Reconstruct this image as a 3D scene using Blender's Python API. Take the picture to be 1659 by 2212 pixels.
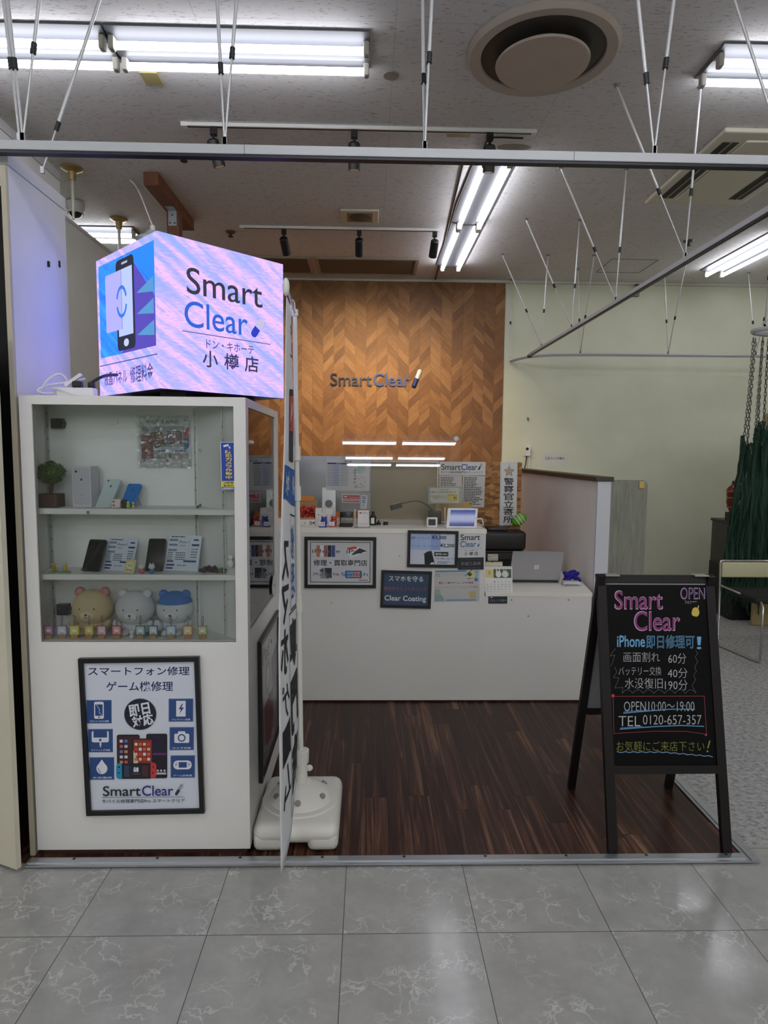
import bpy, bmesh, math, random
from mathutils import Vector, Matrix, noise
for _o in list(bpy.data.objects): bpy.data.objects.remove(_o)
C = bpy.context.scene.collection
rnd = random.Random(7)

# ---------------------------------------------------------------- camera
F_PX, IMG_W, IMG_H, CAM_H = 1392.43, 1659.0, 2212.0, 1.59
PITCH, YAW, ROLL = math.radians(5.25093), math.radians(1.41890), math.radians(0.50472)
def cam_axes():
    sp, cp, sy, cy = math.sin(PITCH), math.cos(PITCH), math.sin(YAW), math.cos(YAW)
    f = Vector((sy*cp, cy*cp, -sp)); rt = Vector((cy, -sy, 0)); dn = f.cross(rt)
    c, s = math.cos(ROLL), math.sin(ROLL)
    return c*rt - s*dn, s*rt + c*dn, f
AX, AD, AF = cam_axes()
cam = bpy.data.cameras.new('camera'); camo = bpy.data.objects.new('camera', cam); C.objects.link(camo)
camo.matrix_world = Matrix(((AX.x, -AD.x, -AF.x, 0), (AX.y, -AD.y, -AF.y, 0), (AX.z, -AD.z, -AF.z, CAM_H), (0, 0, 0, 1)))
cam.sensor_fit = 'VERTICAL'; cam.sensor_height = 36.0; cam.lens = F_PX/IMG_H*36.0
cam.clip_start = 0.05; cam.clip_end = 100
bpy.context.scene.camera = camo

# ---------------------------------------------------------------- exposure, world
vs = bpy.context.scene.view_settings
vs.view_transform = 'Standard'; vs.look = 'None'; vs.gamma = 1.0; vs.use_curve_mapping = False
EXPOSURE = 0.85; vs.exposure = EXPOSURE
AISLE_FILL_POWER = 10.5         # tubes of the unseen aisle lights added to brighten the shop
TUBE_POWER = 7.5          # radiance of the fluorescent tubes
SPOT_POWER = 50.0          # warm track spots on the feature wall
LED_POWER = 2**-EXPOSURE   # screen colours are given as displayed
world = bpy.data.worlds.new('world'); bpy.context.scene.world = world; world.use_nodes = True
world.node_tree.nodes['Background'].inputs[0].default_value = (0.8, 0.82, 0.85, 1)
world.node_tree.nodes['Background'].inputs[1].default_value = 0.03
cy_ = bpy.context.scene.cycles
cy_.max_bounces = 10; cy_.diffuse_bounces = 5; cy_.glossy_bounces = 4; cy_.transmission_bounces = 6
cy_.transparent_max_bounces = 16; cy_.caustics_reflective = False; cy_.caustics_refractive = False
cy_.sample_clamp_indirect = 4.0; cy_.use_denoising = True
try: cy_.use_light_tree = True
except Exception: pass

def U(px, py, Y=None, Z=None, X=None):
    """the world point seen at a pixel of the photograph, on a plane of the room"""
    d = AX*((px-IMG_W/2)/F_PX) + AD*((py-IMG_H/2)/F_PX) + AF
    if Y is not None: t = Y/d.y
    elif X is not None: t = X/d.x
    else: t = (Z-CAM_H)/d.z
    return Vector((d.x*t, d.y*t, CAM_H + d.z*t))
def fr(x0, y0, x1, y1, Y):
    a, b, c, d = U(x0, y0, Y), U(x1, y0, Y), U(x0, y1, Y), U(x1, y1, Y)
    return (a.x+c.x)/2, (b.x+d.x)/2, (c.z+d.z)/2, (a.z+b.z)/2     # x0 x1 z0 z1

# ---------------------------------------------------------------- materials
def lin(h):
    h = h.lstrip('#'); v = [int(h[i:i+2], 16)/255 for i in (0, 2, 4)]
    return tuple(c/12.92 if c <= .04045 else ((c+.055)/1.055)**2.4 for c in v) + (1,)
def newmat(name):
    m = bpy.data.materials.new(name); m.use_nodes = True
    nt = m.node_tree; return m, nt, nt.nodes['Principled BSDF']
_mc = {}
def cm(h, rough=.55, metal=0., bump=0., bscale=200, spec=.5):
    k = (h, rough, metal, bump, bscale, spec)
    if k in _mc: return _mc[k]
    m, nt, b = newmat('paint_'+h.strip('#'))
    b.inputs['Base Color'].default_value = lin(h); b.inputs['Roughness'].default_value = rough
    b.inputs['Metallic'].default_value = metal; b.inputs['Specular IOR Level'].default_value = spec
    if bump:
        tc = nt.nodes.new('ShaderNodeTexCoord'); n = nt.nodes.new('ShaderNodeTexNoise'); n.inputs['Scale'].default_value = bscale
        bp = nt.nodes.new('ShaderNodeBump'); bp.inputs['Strength'].default_value = bump; bp.inputs['Distance'].default_value = .002
        nt.links.new(tc.outputs['Object'], n.inputs['Vector']); nt.links.new(n.outputs['Fac'], bp.inputs['Height']); nt.links.new(bp.outputs['Normal'], b.inputs['Normal'])
    _mc[k] = m; return m
def emat(h, s):
    k = ('e', h, s)
    if k in _mc: return _mc[k]
    m, nt, b = newmat('glow_'+h.strip('#')); b.inputs['Base Color'].default_value = (.02, .02, .02, 1)
    b.inputs['Emission Color'].default_value = lin(h); b.inputs['Emission Strength'].default_value = s
    _mc[k] = m; return m
class NT:
    """tiny node helper"""
    def __init__(s, name): s.m, s.nt, s.b = newmat(name); s.tc = s.nt.nodes.new('ShaderNodeTexCoord')
    def n(s, t, **kw):
        nd = s.nt.nodes.new(t)
        for k, v in kw.items():
            if k in nd.inputs: s.set(nd.inputs[k], v)
            else: setattr(nd, k, v)
        return nd
    def set(s, sock, v):
        if hasattr(v, 'is_output'): s.nt.links.new(v, sock)
        else: sock.default_value = v
    def math(s, op, a, b=0., c=0.):
        nd = s.nt.nodes.new('ShaderNodeMath'); nd.operation = op
        for i, v in enumerate((a, b, c)): s.set(nd.inputs[i], v)
        return nd.outputs[0]
    def ramp(s, f, stops):
        nd = s.nt.nodes.new('ShaderNodeValToRGB'); s.set(nd.inputs[0], f)
        e = nd.color_ramp.elements
        while len(e) < len(stops): e.new(.5)
        for el, (p, c) in zip(e, stops): el.position = p; el.color = c if len(c) == 4 else (*c, 1)
        return nd.outputs[0]
    def mix(s, f, a, b, mode='MIX'):
        nd = s.nt.nodes.new('ShaderNodeMix'); nd.data_type = 'RGBA'; nd.blend_type = mode
        s.set(nd.inputs['Factor'], f); s.set(nd.inputs['A'], a) if False else None
        s.set(nd.inputs[6], a); s.set(nd.inputs[7], b)
        return nd.outputs[2]
    def noise(s, vec, scale, detail=3, rough=.5, dist=0.):
        nd = s.n('ShaderNodeTexNoise'); s.set(nd.inputs['Vector'], vec)
        nd.inputs['Scale'].default_value = scale; nd.inputs['Detail'].default_value = detail
        nd.inputs['Roughness'].default_value = rough; nd.inputs['Distortion'].default_value = dist
        return nd.outputs['Fac']
    def mapping(s, vec, scale=(1, 1, 1), loc=(0, 0, 0), rot=(0, 0, 0)):
        nd = s.n('ShaderNodeMapping'); s.set(nd.inputs['Vector'], vec)
        nd.inputs['Scale'].default_value = scale; nd.inputs['Location'].default_value = loc; nd.inputs['Rotation'].default_value = rot
        return nd.outputs[0]
    def geo(s): return s.n('ShaderNodeNewGeometry').outputs['Position']
    def xyz(s, vec):
        nd = s.n('ShaderNodeSeparateXYZ'); s.set(nd.inputs[0], vec); return nd.outputs
    def comb(s, x, y, z):
        nd = s.n('ShaderNodeCombineXYZ')
        for i, v in enumerate((x, y, z)): s.set(nd.inputs[i], v)
        return nd.outputs[0]
    def bump(s, h, st=.3, d=.003):
        nd = s.n('ShaderNodeBump'); nd.inputs['Strength'].default_value = st; nd.inputs['Distance'].default_value = d
        s.set(nd.inputs['Height'], h); s.nt.links.new(nd.outputs[0], s.b.inputs['Normal'])
    def col(s, c): s.set(s.b.inputs['Base Color'], c)
    def rough(s, r): s.set(s.b.inputs['Roughness'], r)
def glass(name, tint=(1, 1, 1, 1), rough=.0, f0=1.45, haze=0., haze_col=(.8, .8, .8, 1)):
    m = bpy.data.materials.new(name); m.use_nodes = True; nt = m.node_tree; nt.nodes.clear()
    o = nt.nodes.new('ShaderNodeOutputMaterial'); tr = nt.nodes.new('ShaderNodeBsdfTransparent'); gl = nt.nodes.new('ShaderNodeBsdfGlossy')
    fr_ = nt.nodes.new('ShaderNodeFresnel'); mx = nt.nodes.new('ShaderNodeMixShader')
    tr.inputs[0].default_value = tint; gl.inputs['Roughness'].default_value = rough; fr_.inputs[0].default_value = f0
    nt.links.new(fr_.outputs[0], mx.inputs[0]); nt.links.new(gl.outputs[0], mx.inputs[2])
    if haze:
        df = nt.nodes.new('ShaderNodeBsdfDiffuse'); df.inputs[0].default_value = haze_col
        m2 = nt.nodes.new('ShaderNodeMixShader'); m2.inputs[0].default_value = haze
        nt.links.new(tr.outputs[0], m2.inputs[1]); nt.links.new(df.outputs[0], m2.inputs[2]); nt.links.new(m2.outputs[0], mx.inputs[1])
    else: nt.links.new(tr.outputs[0], mx.inputs[1])
    nt.links.new(mx.outputs[0], o.inputs[0]); return m

# ---------------------------------------------------------------- objects
def world_of(o):
    m = o.matrix_basis.copy()
    while o.parent: o = o.parent; m = o.matrix_basis @ m
    return m
def tag(o, label, cat, group=None):
    o['label'] = label; o['category'] = cat
    if group: o['group'] = group
    return o
def thing(name, label, cat, loc=(0, 0, 0), rotz=0., group=None):
    o = bpy.data.objects.new(name, None); C.objects.link(o); o.empty_display_size = .1
    o.location = loc; o.rotation_euler = (0, 0, rotz); return tag(o, label, cat, group)
def tree(root):
    out = []
    for ch in root.children: out.append((ch, root)); out += tree(ch)
    return out
def dup(root, loc, label, rotz=None, group=None):
    new = {root: root.copy()}; C.objects.link(new[root])
    r = new[root]; r.location = loc; r['label'] = label
    if rotz is not None: r.rotation_euler = (0, 0, rotz)
    if group: r['group'] = group
    for ch, pa in tree(root):
        c = ch.copy(); C.objects.link(c); c.parent = new[pa]; new[ch] = c
    return r
class MB:
    """collects shapes (world coordinates), then links them as ONE mesh object"""
    def __init__(s): s.bm = bmesh.new()
    def _x(s, vs_, M_):
        if M_ is not None: bmesh.ops.transform(s.bm, matrix=M_, verts=vs_)
    def box(s, x0, x1, y0, y1, z0, z1, bev=0., M=None, seg=2):
        g = bmesh.ops.create_cube(s.bm, size=1.0, matrix=Matrix.Translation(((x0+x1)/2, (y0+y1)/2, (z0+z1)/2)) @ Matrix.Diagonal((abs(x1-x0), abs(y1-y0), abs(z1-z0), 1)))
        v = g['verts']
        if bev:
            ed = list({e for q in v for e in q.link_edges})
            r = bmesh.ops.bevel(s.bm, geom=ed, offset=bev, segments=seg, affect='EDGES', profile=.5)
            v = list({q for f in r['faces'] for q in f.verts} | {q for q in v if q.is_valid})
            v = list({w for q in v for f in q.link_faces for w in f.verts})
        s._x(v, M); return s
    def cyl(s, p0, p1, r0, r1=None, n=16, caps=True):
        p0, p1 = Vector(p0), Vector(p1); d = p1-p0; r1 = r0 if r1 is None else r1
        q = d.to_track_quat('Z', 'Y').to_matrix().to_4x4()
        bmesh.ops.create_cone(s.bm, cap_ends=caps, segments=n, radius1=r0, radius2=r1, depth=d.length, matrix=Matrix.Translation((p0+p1)/2) @ q)
        return s
    def sph(s, c, r, n=14, M=None):
        r = (r, r, r) if not hasattr(r, '__len__') else r
        g = bmesh.ops.create_uvsphere(s.bm, u_segments=n, v_segments=max(6, n*2//3), radius=1, matrix=Matrix.Translation(c) @ (M or Matrix()) @ Matrix.Diagonal((*r, 1)))
        return s
    def lathe(s, prof, c=(0, 0, 0), n=32, M=None):
        rings = []; c = Vector(c)
        for r, z in prof:
            if r < 1e-5: rings.append([s.bm.verts.new(c+Vector((0, 0, z)))])
            else: rings.append([s.bm.verts.new(c+Vector((r*math.cos(2*math.pi*i/n), r*math.sin(2*math.pi*i/n), z))) for i in range(n)])
        for a, b in zip(rings, rings[1:]):
            for i in range(n):
                j = (i+1) % n
                if len(a) == 1 and len(b) == 1: continue
                if len(a) == 1: s.bm.faces.new((a[0], b[j], b[i]))
                elif len(b) == 1: s.bm.faces.new((a[i], a[j], b[0]))
                else: s.bm.faces.new((a[i], a[j], b[j], b[i]))
        if M is not None: s._x([v for r in rings for v in r], M)
        return s
    def tube(s, pts, r, n=8, closed=False, smooth=0):
        pts = [Vector(p) for p in pts]
        for _ in range(smooth):
            q = []
            for i, p in enumerate(pts):
                if i < len(pts)-1: q += [p*.75+pts[i+1]*.25, p*.25+pts[i+1]*.75]
            pts = [pts[0]] + q + [pts[-1]]
        rings = []; up = Vector((.13, .27, .95)); N = len(pts)
        for i, p in enumerate(pts):
            if closed: d = (pts[(i+1) % N]-pts[i-1])
            else: d = pts[min(i+1, N-1)]-pts[max(i-1, 0)]
            d.normalize()
            a = (up - d*up.dot(d))
            if a.length < 1e-3: a = d.orthogonal()
            a.normalize(); b = d.cross(a); up = a
            rr = (r[int(i*(len(r)-1)/(N-1))] if N > 1 else r[0]) if hasattr(r, '__len__') else r
            rings.append([s.bm.verts.new(p + (a*math.cos(2*math.pi*k/n) + b*math.sin(2*math.pi*k/n))*rr) for k in range(n)])
        pr = list(zip(rings, rings[1:])) + ([(rings[-1], rings[0])] if closed else [])
        for A, B in pr:
            for k in range(n): s.bm.faces.new((A[k], A[(k+1) % n], B[(k+1) % n], B[k]))
        if not closed:
            s.bm.faces.new(rings[0][::-1]); s.bm.faces.new(rings[-1])
        return s
    def prism(s, pts, d):
        """flat polygon (3-D points) pushed along vector d"""
        d = Vector(d); a = [s.bm.verts.new(Vector(p)) for p in pts]; b = [s.bm.verts.new(Vector(p)+d) for p in pts]; n = len(a)
        s.bm.faces.new(a[::-1]); s.bm.faces.new(b)
        for i in range(n): s.bm.faces.new((a[i], a[(i+1) % n], b[(i+1) % n], b[i]))
        return s
    def face(s, pts): s.bm.faces.new([s.bm.verts.new(Vector(p)) for p in pts]); return s
    def bar(s, p0, p1, w, h, up=(0, 0, 1)):
        p0, p1 = Vector(p0), Vector(p1); d = (p1-p0); L = d.length; d.normalize(); u = Vector(up); x = d.cross(u).normalized(); u = x.cross(d)
        M_ = Matrix(((x.x, d.x, u.x, 0), (x.y, d.y, u.y, 0), (x.z, d.z, u.z, 0), (0, 0, 0, 1)))
        return s.box(-w/2, w/2, -L/2, L/2, -h/2, h/2, M=Matrix.Translation((p0+p1)/2) @ M_)
    def build(s, name, mat, parent=None, smooth=None, label=None, kind=None):
        bm = s.bm; bmesh.ops.recalc_face_normals(bm, faces=bm.faces)
        if parent is not None: bmesh.ops.transform(bm, matrix=world_of(parent).inverted(), verts=bm.verts)
        lo = [min(v.co[i] for v in bm.verts) for i in range(3)]; hi = [max(v.co[i] for v in bm.verts) for i in range(3)]
        c = Vector(((lo[0]+hi[0])/2, (lo[1]+hi[1])/2, lo[2])); bmesh.ops.translate(bm, verts=bm.verts, vec=-c)
        me = bpy.data.meshes.new(name); bm.to_mesh(me); bm.free()
        for m in (mat if isinstance(mat, (list, tuple)) else [mat]): me.materials.append(m)
        if smooth is not None:
            me.shade_smooth(); 
            try: me.set_sharp_from_angle(angle=math.radians(smooth))
            except Exception: pass
        o = bpy.data.objects.new(name, me); C.objects.link(o); o.location = c
        if parent is not None: o.parent = parent
        if label: o['label'] = label
        if kind: o['kind'] = kind
        return o
def struct(name, mb, m, **k): return mb.build(name, m, None, kind='structure', **k)

# ---------------------------------------------------------------- flat artwork: print, lettering, pictures
_tc = {}
def tmesh(s, bold):
    k = (s, bold)
    if k not in _tc:
        cu = bpy.data.curves.new('lettering', 'FONT'); cu.body = s; cu.size = 1; cu.resolution_u = 5 if s.isascii() else 2; cu.offset = bold
        cu.dimensions = '2D'; cu.fill_mode = 'BOTH'
        ob = bpy.data.objects.new('lettering', cu); me = bpy.data.meshes.new_from_object(ob)
        v = [(q.co.x, q.co.y) for q in me.vertices]; f = [tuple(p.vertices) for p in me.polygons]
        bpy.data.objects.remove(ob); bpy.data.curves.remove(cu); bpy.data.meshes.remove(me)
        _tc[k] = (v, f)
    return _tc[k]
class Art:
    """artwork in canvas units (y down), printed on a sheet; every colour a material slot of ONE mesh"""
    def __init__(s, x0, y0, x1, y1, em=0.): s.c = (x0, y0, x1, y1); s.sh = []; s.em = em
    def add(s, v, f, col): s.sh.append((v, f, col)); return s
    def rect(s, x0, y0, x1, y1, col): return s.add([(x0, y0), (x1, y0), (x1, y1), (x0, y1)], [(0, 1, 2, 3)], col)
    def poly(s, pts, col): return s.add(list(pts), [tuple(range(len(pts)))], col)
    def rrect(s, x0, y0, x1, y1, r, col, n=5):
        p = []
        for cx, cy, a0 in ((x1-r, y0+r, -90), (x1-r, y1-r, 0), (x0+r, y1-r, 90), (x0+r, y0+r, 180)):
            for i in range(n+1):
                a = math.radians(a0+90*i/n); p.append((cx+r*math.cos(a), cy+r*math.sin(a)))
        return s.poly(p, col)
    def ell(s, cx, cy, rx, ry, col, n=28, rot=0.):
        c, q = math.cos(rot), math.sin(rot)
        return s.poly([(cx+rx*math.cos(t)*c-ry*math.sin(t)*q, cy+rx*math.cos(t)*q+ry*math.sin(t)*c) for t in (2*math.pi*i/n for i in range(n))], col)
    def line(s, pts, w, col, closed=False):
        pts = list(pts) + ([pts[0]] if closed else [])
        for (ax, ay), (bx, by) in zip(pts, pts[1:]):
            L = math.hypot(bx-ax, by-ay) or 1; dx, dy = (bx-ax)/L*w/2, (by-ay)/L*w/2
            s.poly([(ax-dx*.6-dy, ay-dy*.6+dx), (bx+dx*.6-dy, by+dy*.6+dx), (bx+dx*.6+dy, by+dy*.6-dx), (ax-dx*.6+dy, ay-dy*.6-dx)], col)
        return s
    def frame(s, x0, y0, x1, y1, w, col): return s.line([(x0, y0), (x1, y0), (x1, y1), (x0, y1)], w, col, True)
    def text(s, t, x0, y0, x1, y1, col, bold=0., rot=0., mirror=False, skew=0.):
        v, f = tmesh(t, bold)
        if not v: return s
        ax, bx = min(p[0] for p in v), max(p[0] for p in v); ay, by = min(p[1] for p in v), max(p[1] for p in v)
        cx, cy = (x0+x1)/2, (y0+y1)/2; c, q = math.cos(rot), math.sin(rot); out = []
        for x, y in v:
            u = ((x-ax)/(bx-ax)-.5)*(x1-x0); w = (.5-(y-ay)/((by-ay) or 1))*(y1-y0)
            if mirror: u = -u
            u -= skew*w
            out.append((cx+u*c-w*q, cy+u*q+w*c))
        return s.add(out, f, col)
    def vtext(s, t, x0, y0, x1, y1, col, bold=0., gap=.1, mirror=False):
        n = len(t); h = (y1-y0)/n
        for i, ch in enumerate(t): s.text(ch, x0, y0+i*h+h*gap/2, x1, y0+(i+1)*h-h*gap/2, col, bold, mirror=mirror)
        return s
    def smallprint(s, x0, y0, x1, y1, rows, col, seed=1, fill=.6):
        r = random.Random(seed); h = (y1-y0)/rows
        for i in range(rows):
            x = x0; end = x0+(x1-x0)*(r.uniform(.55, 1) if rows > 1 else 1)
            while x < end-h*.3:
                w = h*r.uniform(.5, 1.6); s.rect(x, y0+h*(i+.5-fill/2), min(x+w, end), y0+h*(i+.5+fill/2), col); x += w+h*.25
        return s
    def pill(s, x0, y0, x1, y1, r, top, bot):
        """capsule mark: pale upper half, dark lower half, from (x0,y0) bottom to (x1,y1) top"""
        d = Vector((x1-x0, y1-y0)); L = d.length; d.normalize(); p = Vector((-d.y, d.x)); m = Vector(((x0+x1)/2, (y0+y1)/2))
        for end, sg, col in ((Vector((x1, y1)), 1, top), (Vector((x0, y0)), -1, bot)):
            e = end - d*sg*r; a = [e + (d*sg*math.sin(t) + p*math.cos(t))*r for t in (math.pi*i/8 for i in range(9))]
            s.poly([tuple(m+p*r)] + [tuple(q) for q in a] + [tuple(m-p*r)], col)
        return s
    def build(s, name, parent, TL, TR, BL, base='#e8e8e6', thick=.0012, rough=.45, label=None, fn=None, step=.00025, basemat=None):
        TL, TR, BL = Vector(TL), Vector(TR), Vector(BL); x0, y0, x1, y1 = s.c
        ux, uy = (TR-TL), (BL-TL); nrm = ux.cross(-uy).normalized()
        mp = (lambda x, y, w: fn(x, y) + nrm*w) if fn else (lambda x, y, w: TL + ux*((x-x0)/(x1-x0)) + uy*((y-y0)/(y1-y0)) + nrm*w)
        mats = []; idx = {}; V = []; Fa = []; Mi = []
        def slot(col):
            if col not in idx:
                idx[col] = len(mats)
                mats.append(col if isinstance(col, bpy.types.Material) else (emat(col, s.em) if s.em else cm(col, rough)))
            return idx[col]
        if base is not None or basemat is not None:
            k = slot(basemat or base); cs = [(x0, y0), (x1, y0), (x1, y1), (x0, y1)]
            V += [mp(*c, 0) for c in cs] + [mp(*c, -thick) for c in cs]
            Fa += [(3, 2, 1, 0), (4, 5, 6, 7)] + [(i, (i+1) % 4, (i+1) % 4+4, i+4) for i in range(4)]; Mi += [k]*6
        for L, (v, f, col) in enumerate(s.sh):
            k = slot(col); b0 = len(V); w = step*(1+L*.12)
            V += [mp(x, y, w) for x, y in v]; Fa += [tuple(b0+i for i in q) for q in f]; Mi += [k]*len(f)
        if parent is not None: iv = world_of(parent).inverted(); V = [iv @ p for p in V]
        c = Vector((sum(p.x for p in V[:4])/4, sum(p.y for p in V[:4])/4, min(p.z for p in V))); V = [p-c for p in V]
        me = bpy.data.meshes.new(name); me.from_pydata(V, [], Fa); me.polygons.foreach_set('material_index', Mi)
        for m in mats: me.materials.append(m)
        o = bpy.data.objects.new(name, me); C.objects.link(o); o.location = c
        if parent is not None: o.parent = parent
        if label: o['label'] = label
        return o
def quad(pts, Y):
    """TL,TR,BL pixels on the plane Y -> a true rectangle"""
    a, b, c = [U(*p, Y=Y) for p in pts]; u = b-a; v = c-a; v = v - u*(u.dot(v)/u.dot(u)); return a, a+u, a+v
LOGO_DARK, LOGO_BLUE = '#1b1d2c', '#233a8e'
def logo_line(A, x0, y0, x1, y1, dark=LOGO_DARK, blue=LOGO_BLUE, bold=.0):
    """one-line shop logo with the capsule mark, in the box"""
    w = x1-x0; h = y1-y0
    A.text('Smart', x0, y0+h*.12, x0+w*.46, y1-h*.02, dark, bold); A.text('Clear', x0+w*.475, y0+h*.10, x0+w*.855, y1-h*.02, blue, bold)
    A.pill(x0+w*.885, y1-h*.06, x0+w*.965, y0+h*.0, h*.12, '#9a9aa2', '#2a3350'); return A
def logo_two(A, x0, y0, x1, y1, dark=LOGO_DARK, blue='#1763a8', bold=.01):
    w = x1-x0; h = y1-y0
    A.text('Smart', x0+w*.02, y0, x1-w*.02, y0+h*.46, dark, bold); A.text('Clear', x0, y0+h*.53, x0+w*.78, y1, blue, bold)
    A.pill(x0+w*.86, y1-h*.02, x1-w*.02, y0+h*.62, h*.055, '#b9b9c8', '#1b3f94'); return A
# ================================================================ large structure
HC = 3.547                      # ceiling height
YB = 7.5                        # back wall
# ---- materials
def m_tile():
    t = NT('marble_tile'); P = t.geo(); x, y, z = t.xyz(P)
    fx = t.math('FRACT', t.math('DIVIDE', t.math('ADD', x, 0.075+45), .45)); fy = t.math('FRACT', t.math('DIVIDE', t.math('ADD', y, 45-TILE_Y), .45))
    ix = t.math('FLOOR', t.math('DIVIDE', t.math('ADD', x, 0.075+45), .45)); iy = t.math('FLOOR', t.math('DIVIDE', t.math('ADD', y, 45-TILE_Y), .45))
    ed = t.math('MINIMUM', t.math('MINIMUM', fx, t.math('SUBTRACT', 1, fx)), t.math('MINIMUM', fy, t.math('SUBTRACT', 1, fy)))
    joint = t.math('LESS_THAN', ed, .0032)
    wn = t.n('ShaderNodeTexWhiteNoise', noise_dimensions='2D'); t.set(wn.inputs[0], t.comb(ix, iy, 0))
    off = t.n('ShaderNodeVectorMath', operation='MULTIPLY_ADD'); t.set(off.inputs[0], wn.outputs['Color']); off.inputs[1].default_value = (9, 9, 9); t.set(off.inputs[2], P)
    v = off.outputs[0]
    wob = t.n('ShaderNodeTexNoise'); t.set(wob.inputs['Vector'], v); wob.inputs['Scale'].default_value = 9; wob.inputs['Detail'].default_value = 6
    w2 = t.n('ShaderNodeVectorMath', operation='MULTIPLY_ADD'); t.set(w2.inputs[0], wob.outputs['Color']); w2.inputs[1].default_value = (.34, .34, .34); t.set(w2.inputs[2], v)
    vo = t.n('ShaderNodeTexVoronoi', feature='DISTANCE_TO_EDGE'); t.set(vo.inputs['Vector'], t.mapping(w2.outputs[0], (1, 1.5, 1), rot=(0, 0, .5))); vo.inputs['Scale'].default_value = 8
    vein = t.ramp(vo.outputs['Distance'], [(0, (1, 1, 1)), (.03, (.25, .25, .25)), (.055, (0, 0, 0))])
    fade = t.ramp(t.noise(v, 5.5, 2), [(.47, (0, 0, 0)), (.60, (1, 1, 1))])
    vf = t.math('MULTIPLY', vein, fade)
    cl = t.ramp(t.noise(v, 6, 6, .65), [(.3, lin('#9a9995')), (.7, lin('#afaea9'))])
    c = t.mix(t.math('MULTIPLY', vf, .74), cl, lin('#d6d5d0')); c = t.mix(joint, c, lin('#5e5b58'))
    t.col(c); t.rough(t.math('ADD', .09, t.math('MULTIPLY', t.noise(v, 30, 3), .09)))
    return t.m
def m_wood_floor():
    t = NT('walnut_vinyl'); x, y, z = t.xyz(t.geo()); W = .098
    ix = t.math('FLOOR', t.math('DIVIDE', x, W)); fx = t.math('FRACT', t.math('DIVIDE', x, W))
    wn = t.n('ShaderNodeTexWhiteNoise', noise_dimensions='1D'); t.set(wn.inputs['W'], ix)
    yy = t.math('ADD', y, t.math('MULTIPLY', wn.outputs[0], 3.)); iy = t.math('FLOOR', t.math('DIVIDE', yy, .92)); fy = t.math('FRACT', t.math('DIVIDE', yy, .92))
    w2 = t.n('ShaderNodeTexWhiteNoise', noise_dimensions='2D'); t.set(w2.inputs[0], t.comb(ix, iy, 0))
    v = t.comb(t.math('MULTIPLY', x, 30.), t.math('ADD', t.math('MULTIPLY', y, 1.0), t.math('MULTIPLY', w2.outputs[0], 30.)), 0)
    g = t.noise(v, 1., 5, .62, 1.1)
    f = t.math('ADD', t.math('MULTIPLY', g, .92), t.math('MULTIPLY', w2.outputs[0], .10))
    c = t.ramp(f, [(.34, lin('#24140e')), (.50, lin('#3a221a')), (.60, lin('#5a3a2a')), (.74, lin('#8a6850'))])
    ed = t.math('MINIMUM', t.math('MINIMUM', fx, t.math('SUBTRACT', 1, fx)), t.math('MULTIPLY', t.math('MINIMUM', fy, t.math('SUBTRACT', 1, fy)), 9))
    c = t.mix(t.math('LESS_THAN', ed, .018), c, lin('#1a100c')); t.col(c); t.rough(t.math('ADD', .27, t.math('MULTIPLY', g, .2))); t.b.inputs['Specular IOR Level'].default_value = .3; return t.m
def m_carpet():
    t = NT('grey_carpet'); P = t.geo()
    a = t.noise(t.mapping(P, (34, 50, 1)), 1., 4, .7); b = t.noise(P, 260, 2)
    f = t.math('ADD', t.math('MULTIPLY', a, .75), t.math('MULTIPLY', b, .3))
    t.col(t.ramp(f, [(.38, lin('#666664')), (.5, lin('#a2a19f')), (.65, lin('#bdbcb8'))])); t.rough(.95); t.bump(b, .5, .004); return t.m
def m_ceiling():
    t = NT('mineral_ceiling_board'); P = t.geo(); x, y, z = t.xyz(P)
    sp = t.noise(t.mapping(P, (28, 95, 1)), 1., 2, .6); pores = t.ramp(sp, [(.60, (0, 0, 0)), (.66, (1, 1, 1))])
    big = t.noise(P, .9, 3)
    fx = t.math('FRACT', t.math('DIVIDE', t.math('ADD', x, 46.3), .91)); fy = t.math('FRACT', t.math('DIVIDE', t.math('ADD', y, 45.1), .455))
    j = t.math('MAXIMUM', t.math('LESS_THAN', fx, .004), t.math('LESS_THAN', fy, .006))
    c = t.ramp(big, [(.3, lin('#d6d3d4')), (.7, lin('#e0dddd'))])
    c = t.mix(t.math('MULTIPLY', pores, .42), c, lin('#6b6460')); c = t.mix(t.math('MULTIPLY', j, .3), c, lin('#6b625d'))
    dirt = t.ramp(t.noise(P, 24, 4, .7), [(.72, (0, 0, 0)), (.77, (1, 1, 1))]); c = t.mix(t.math('MULTIPLY', dirt, .35), c, lin('#5a534f'))
    t.col(c); t.rough(.9); return t.m
def m_plaster(name, a, b, scale=3):
    t = NT(name); P = t.geo(); t.col(t.ramp(t.noise(P, scale, 4), [(.3, lin(a)), (.7, lin(b))])); t.rough(.75); t.bump(t.noise(P, 350, 2), .12, .001); return t.m
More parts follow.
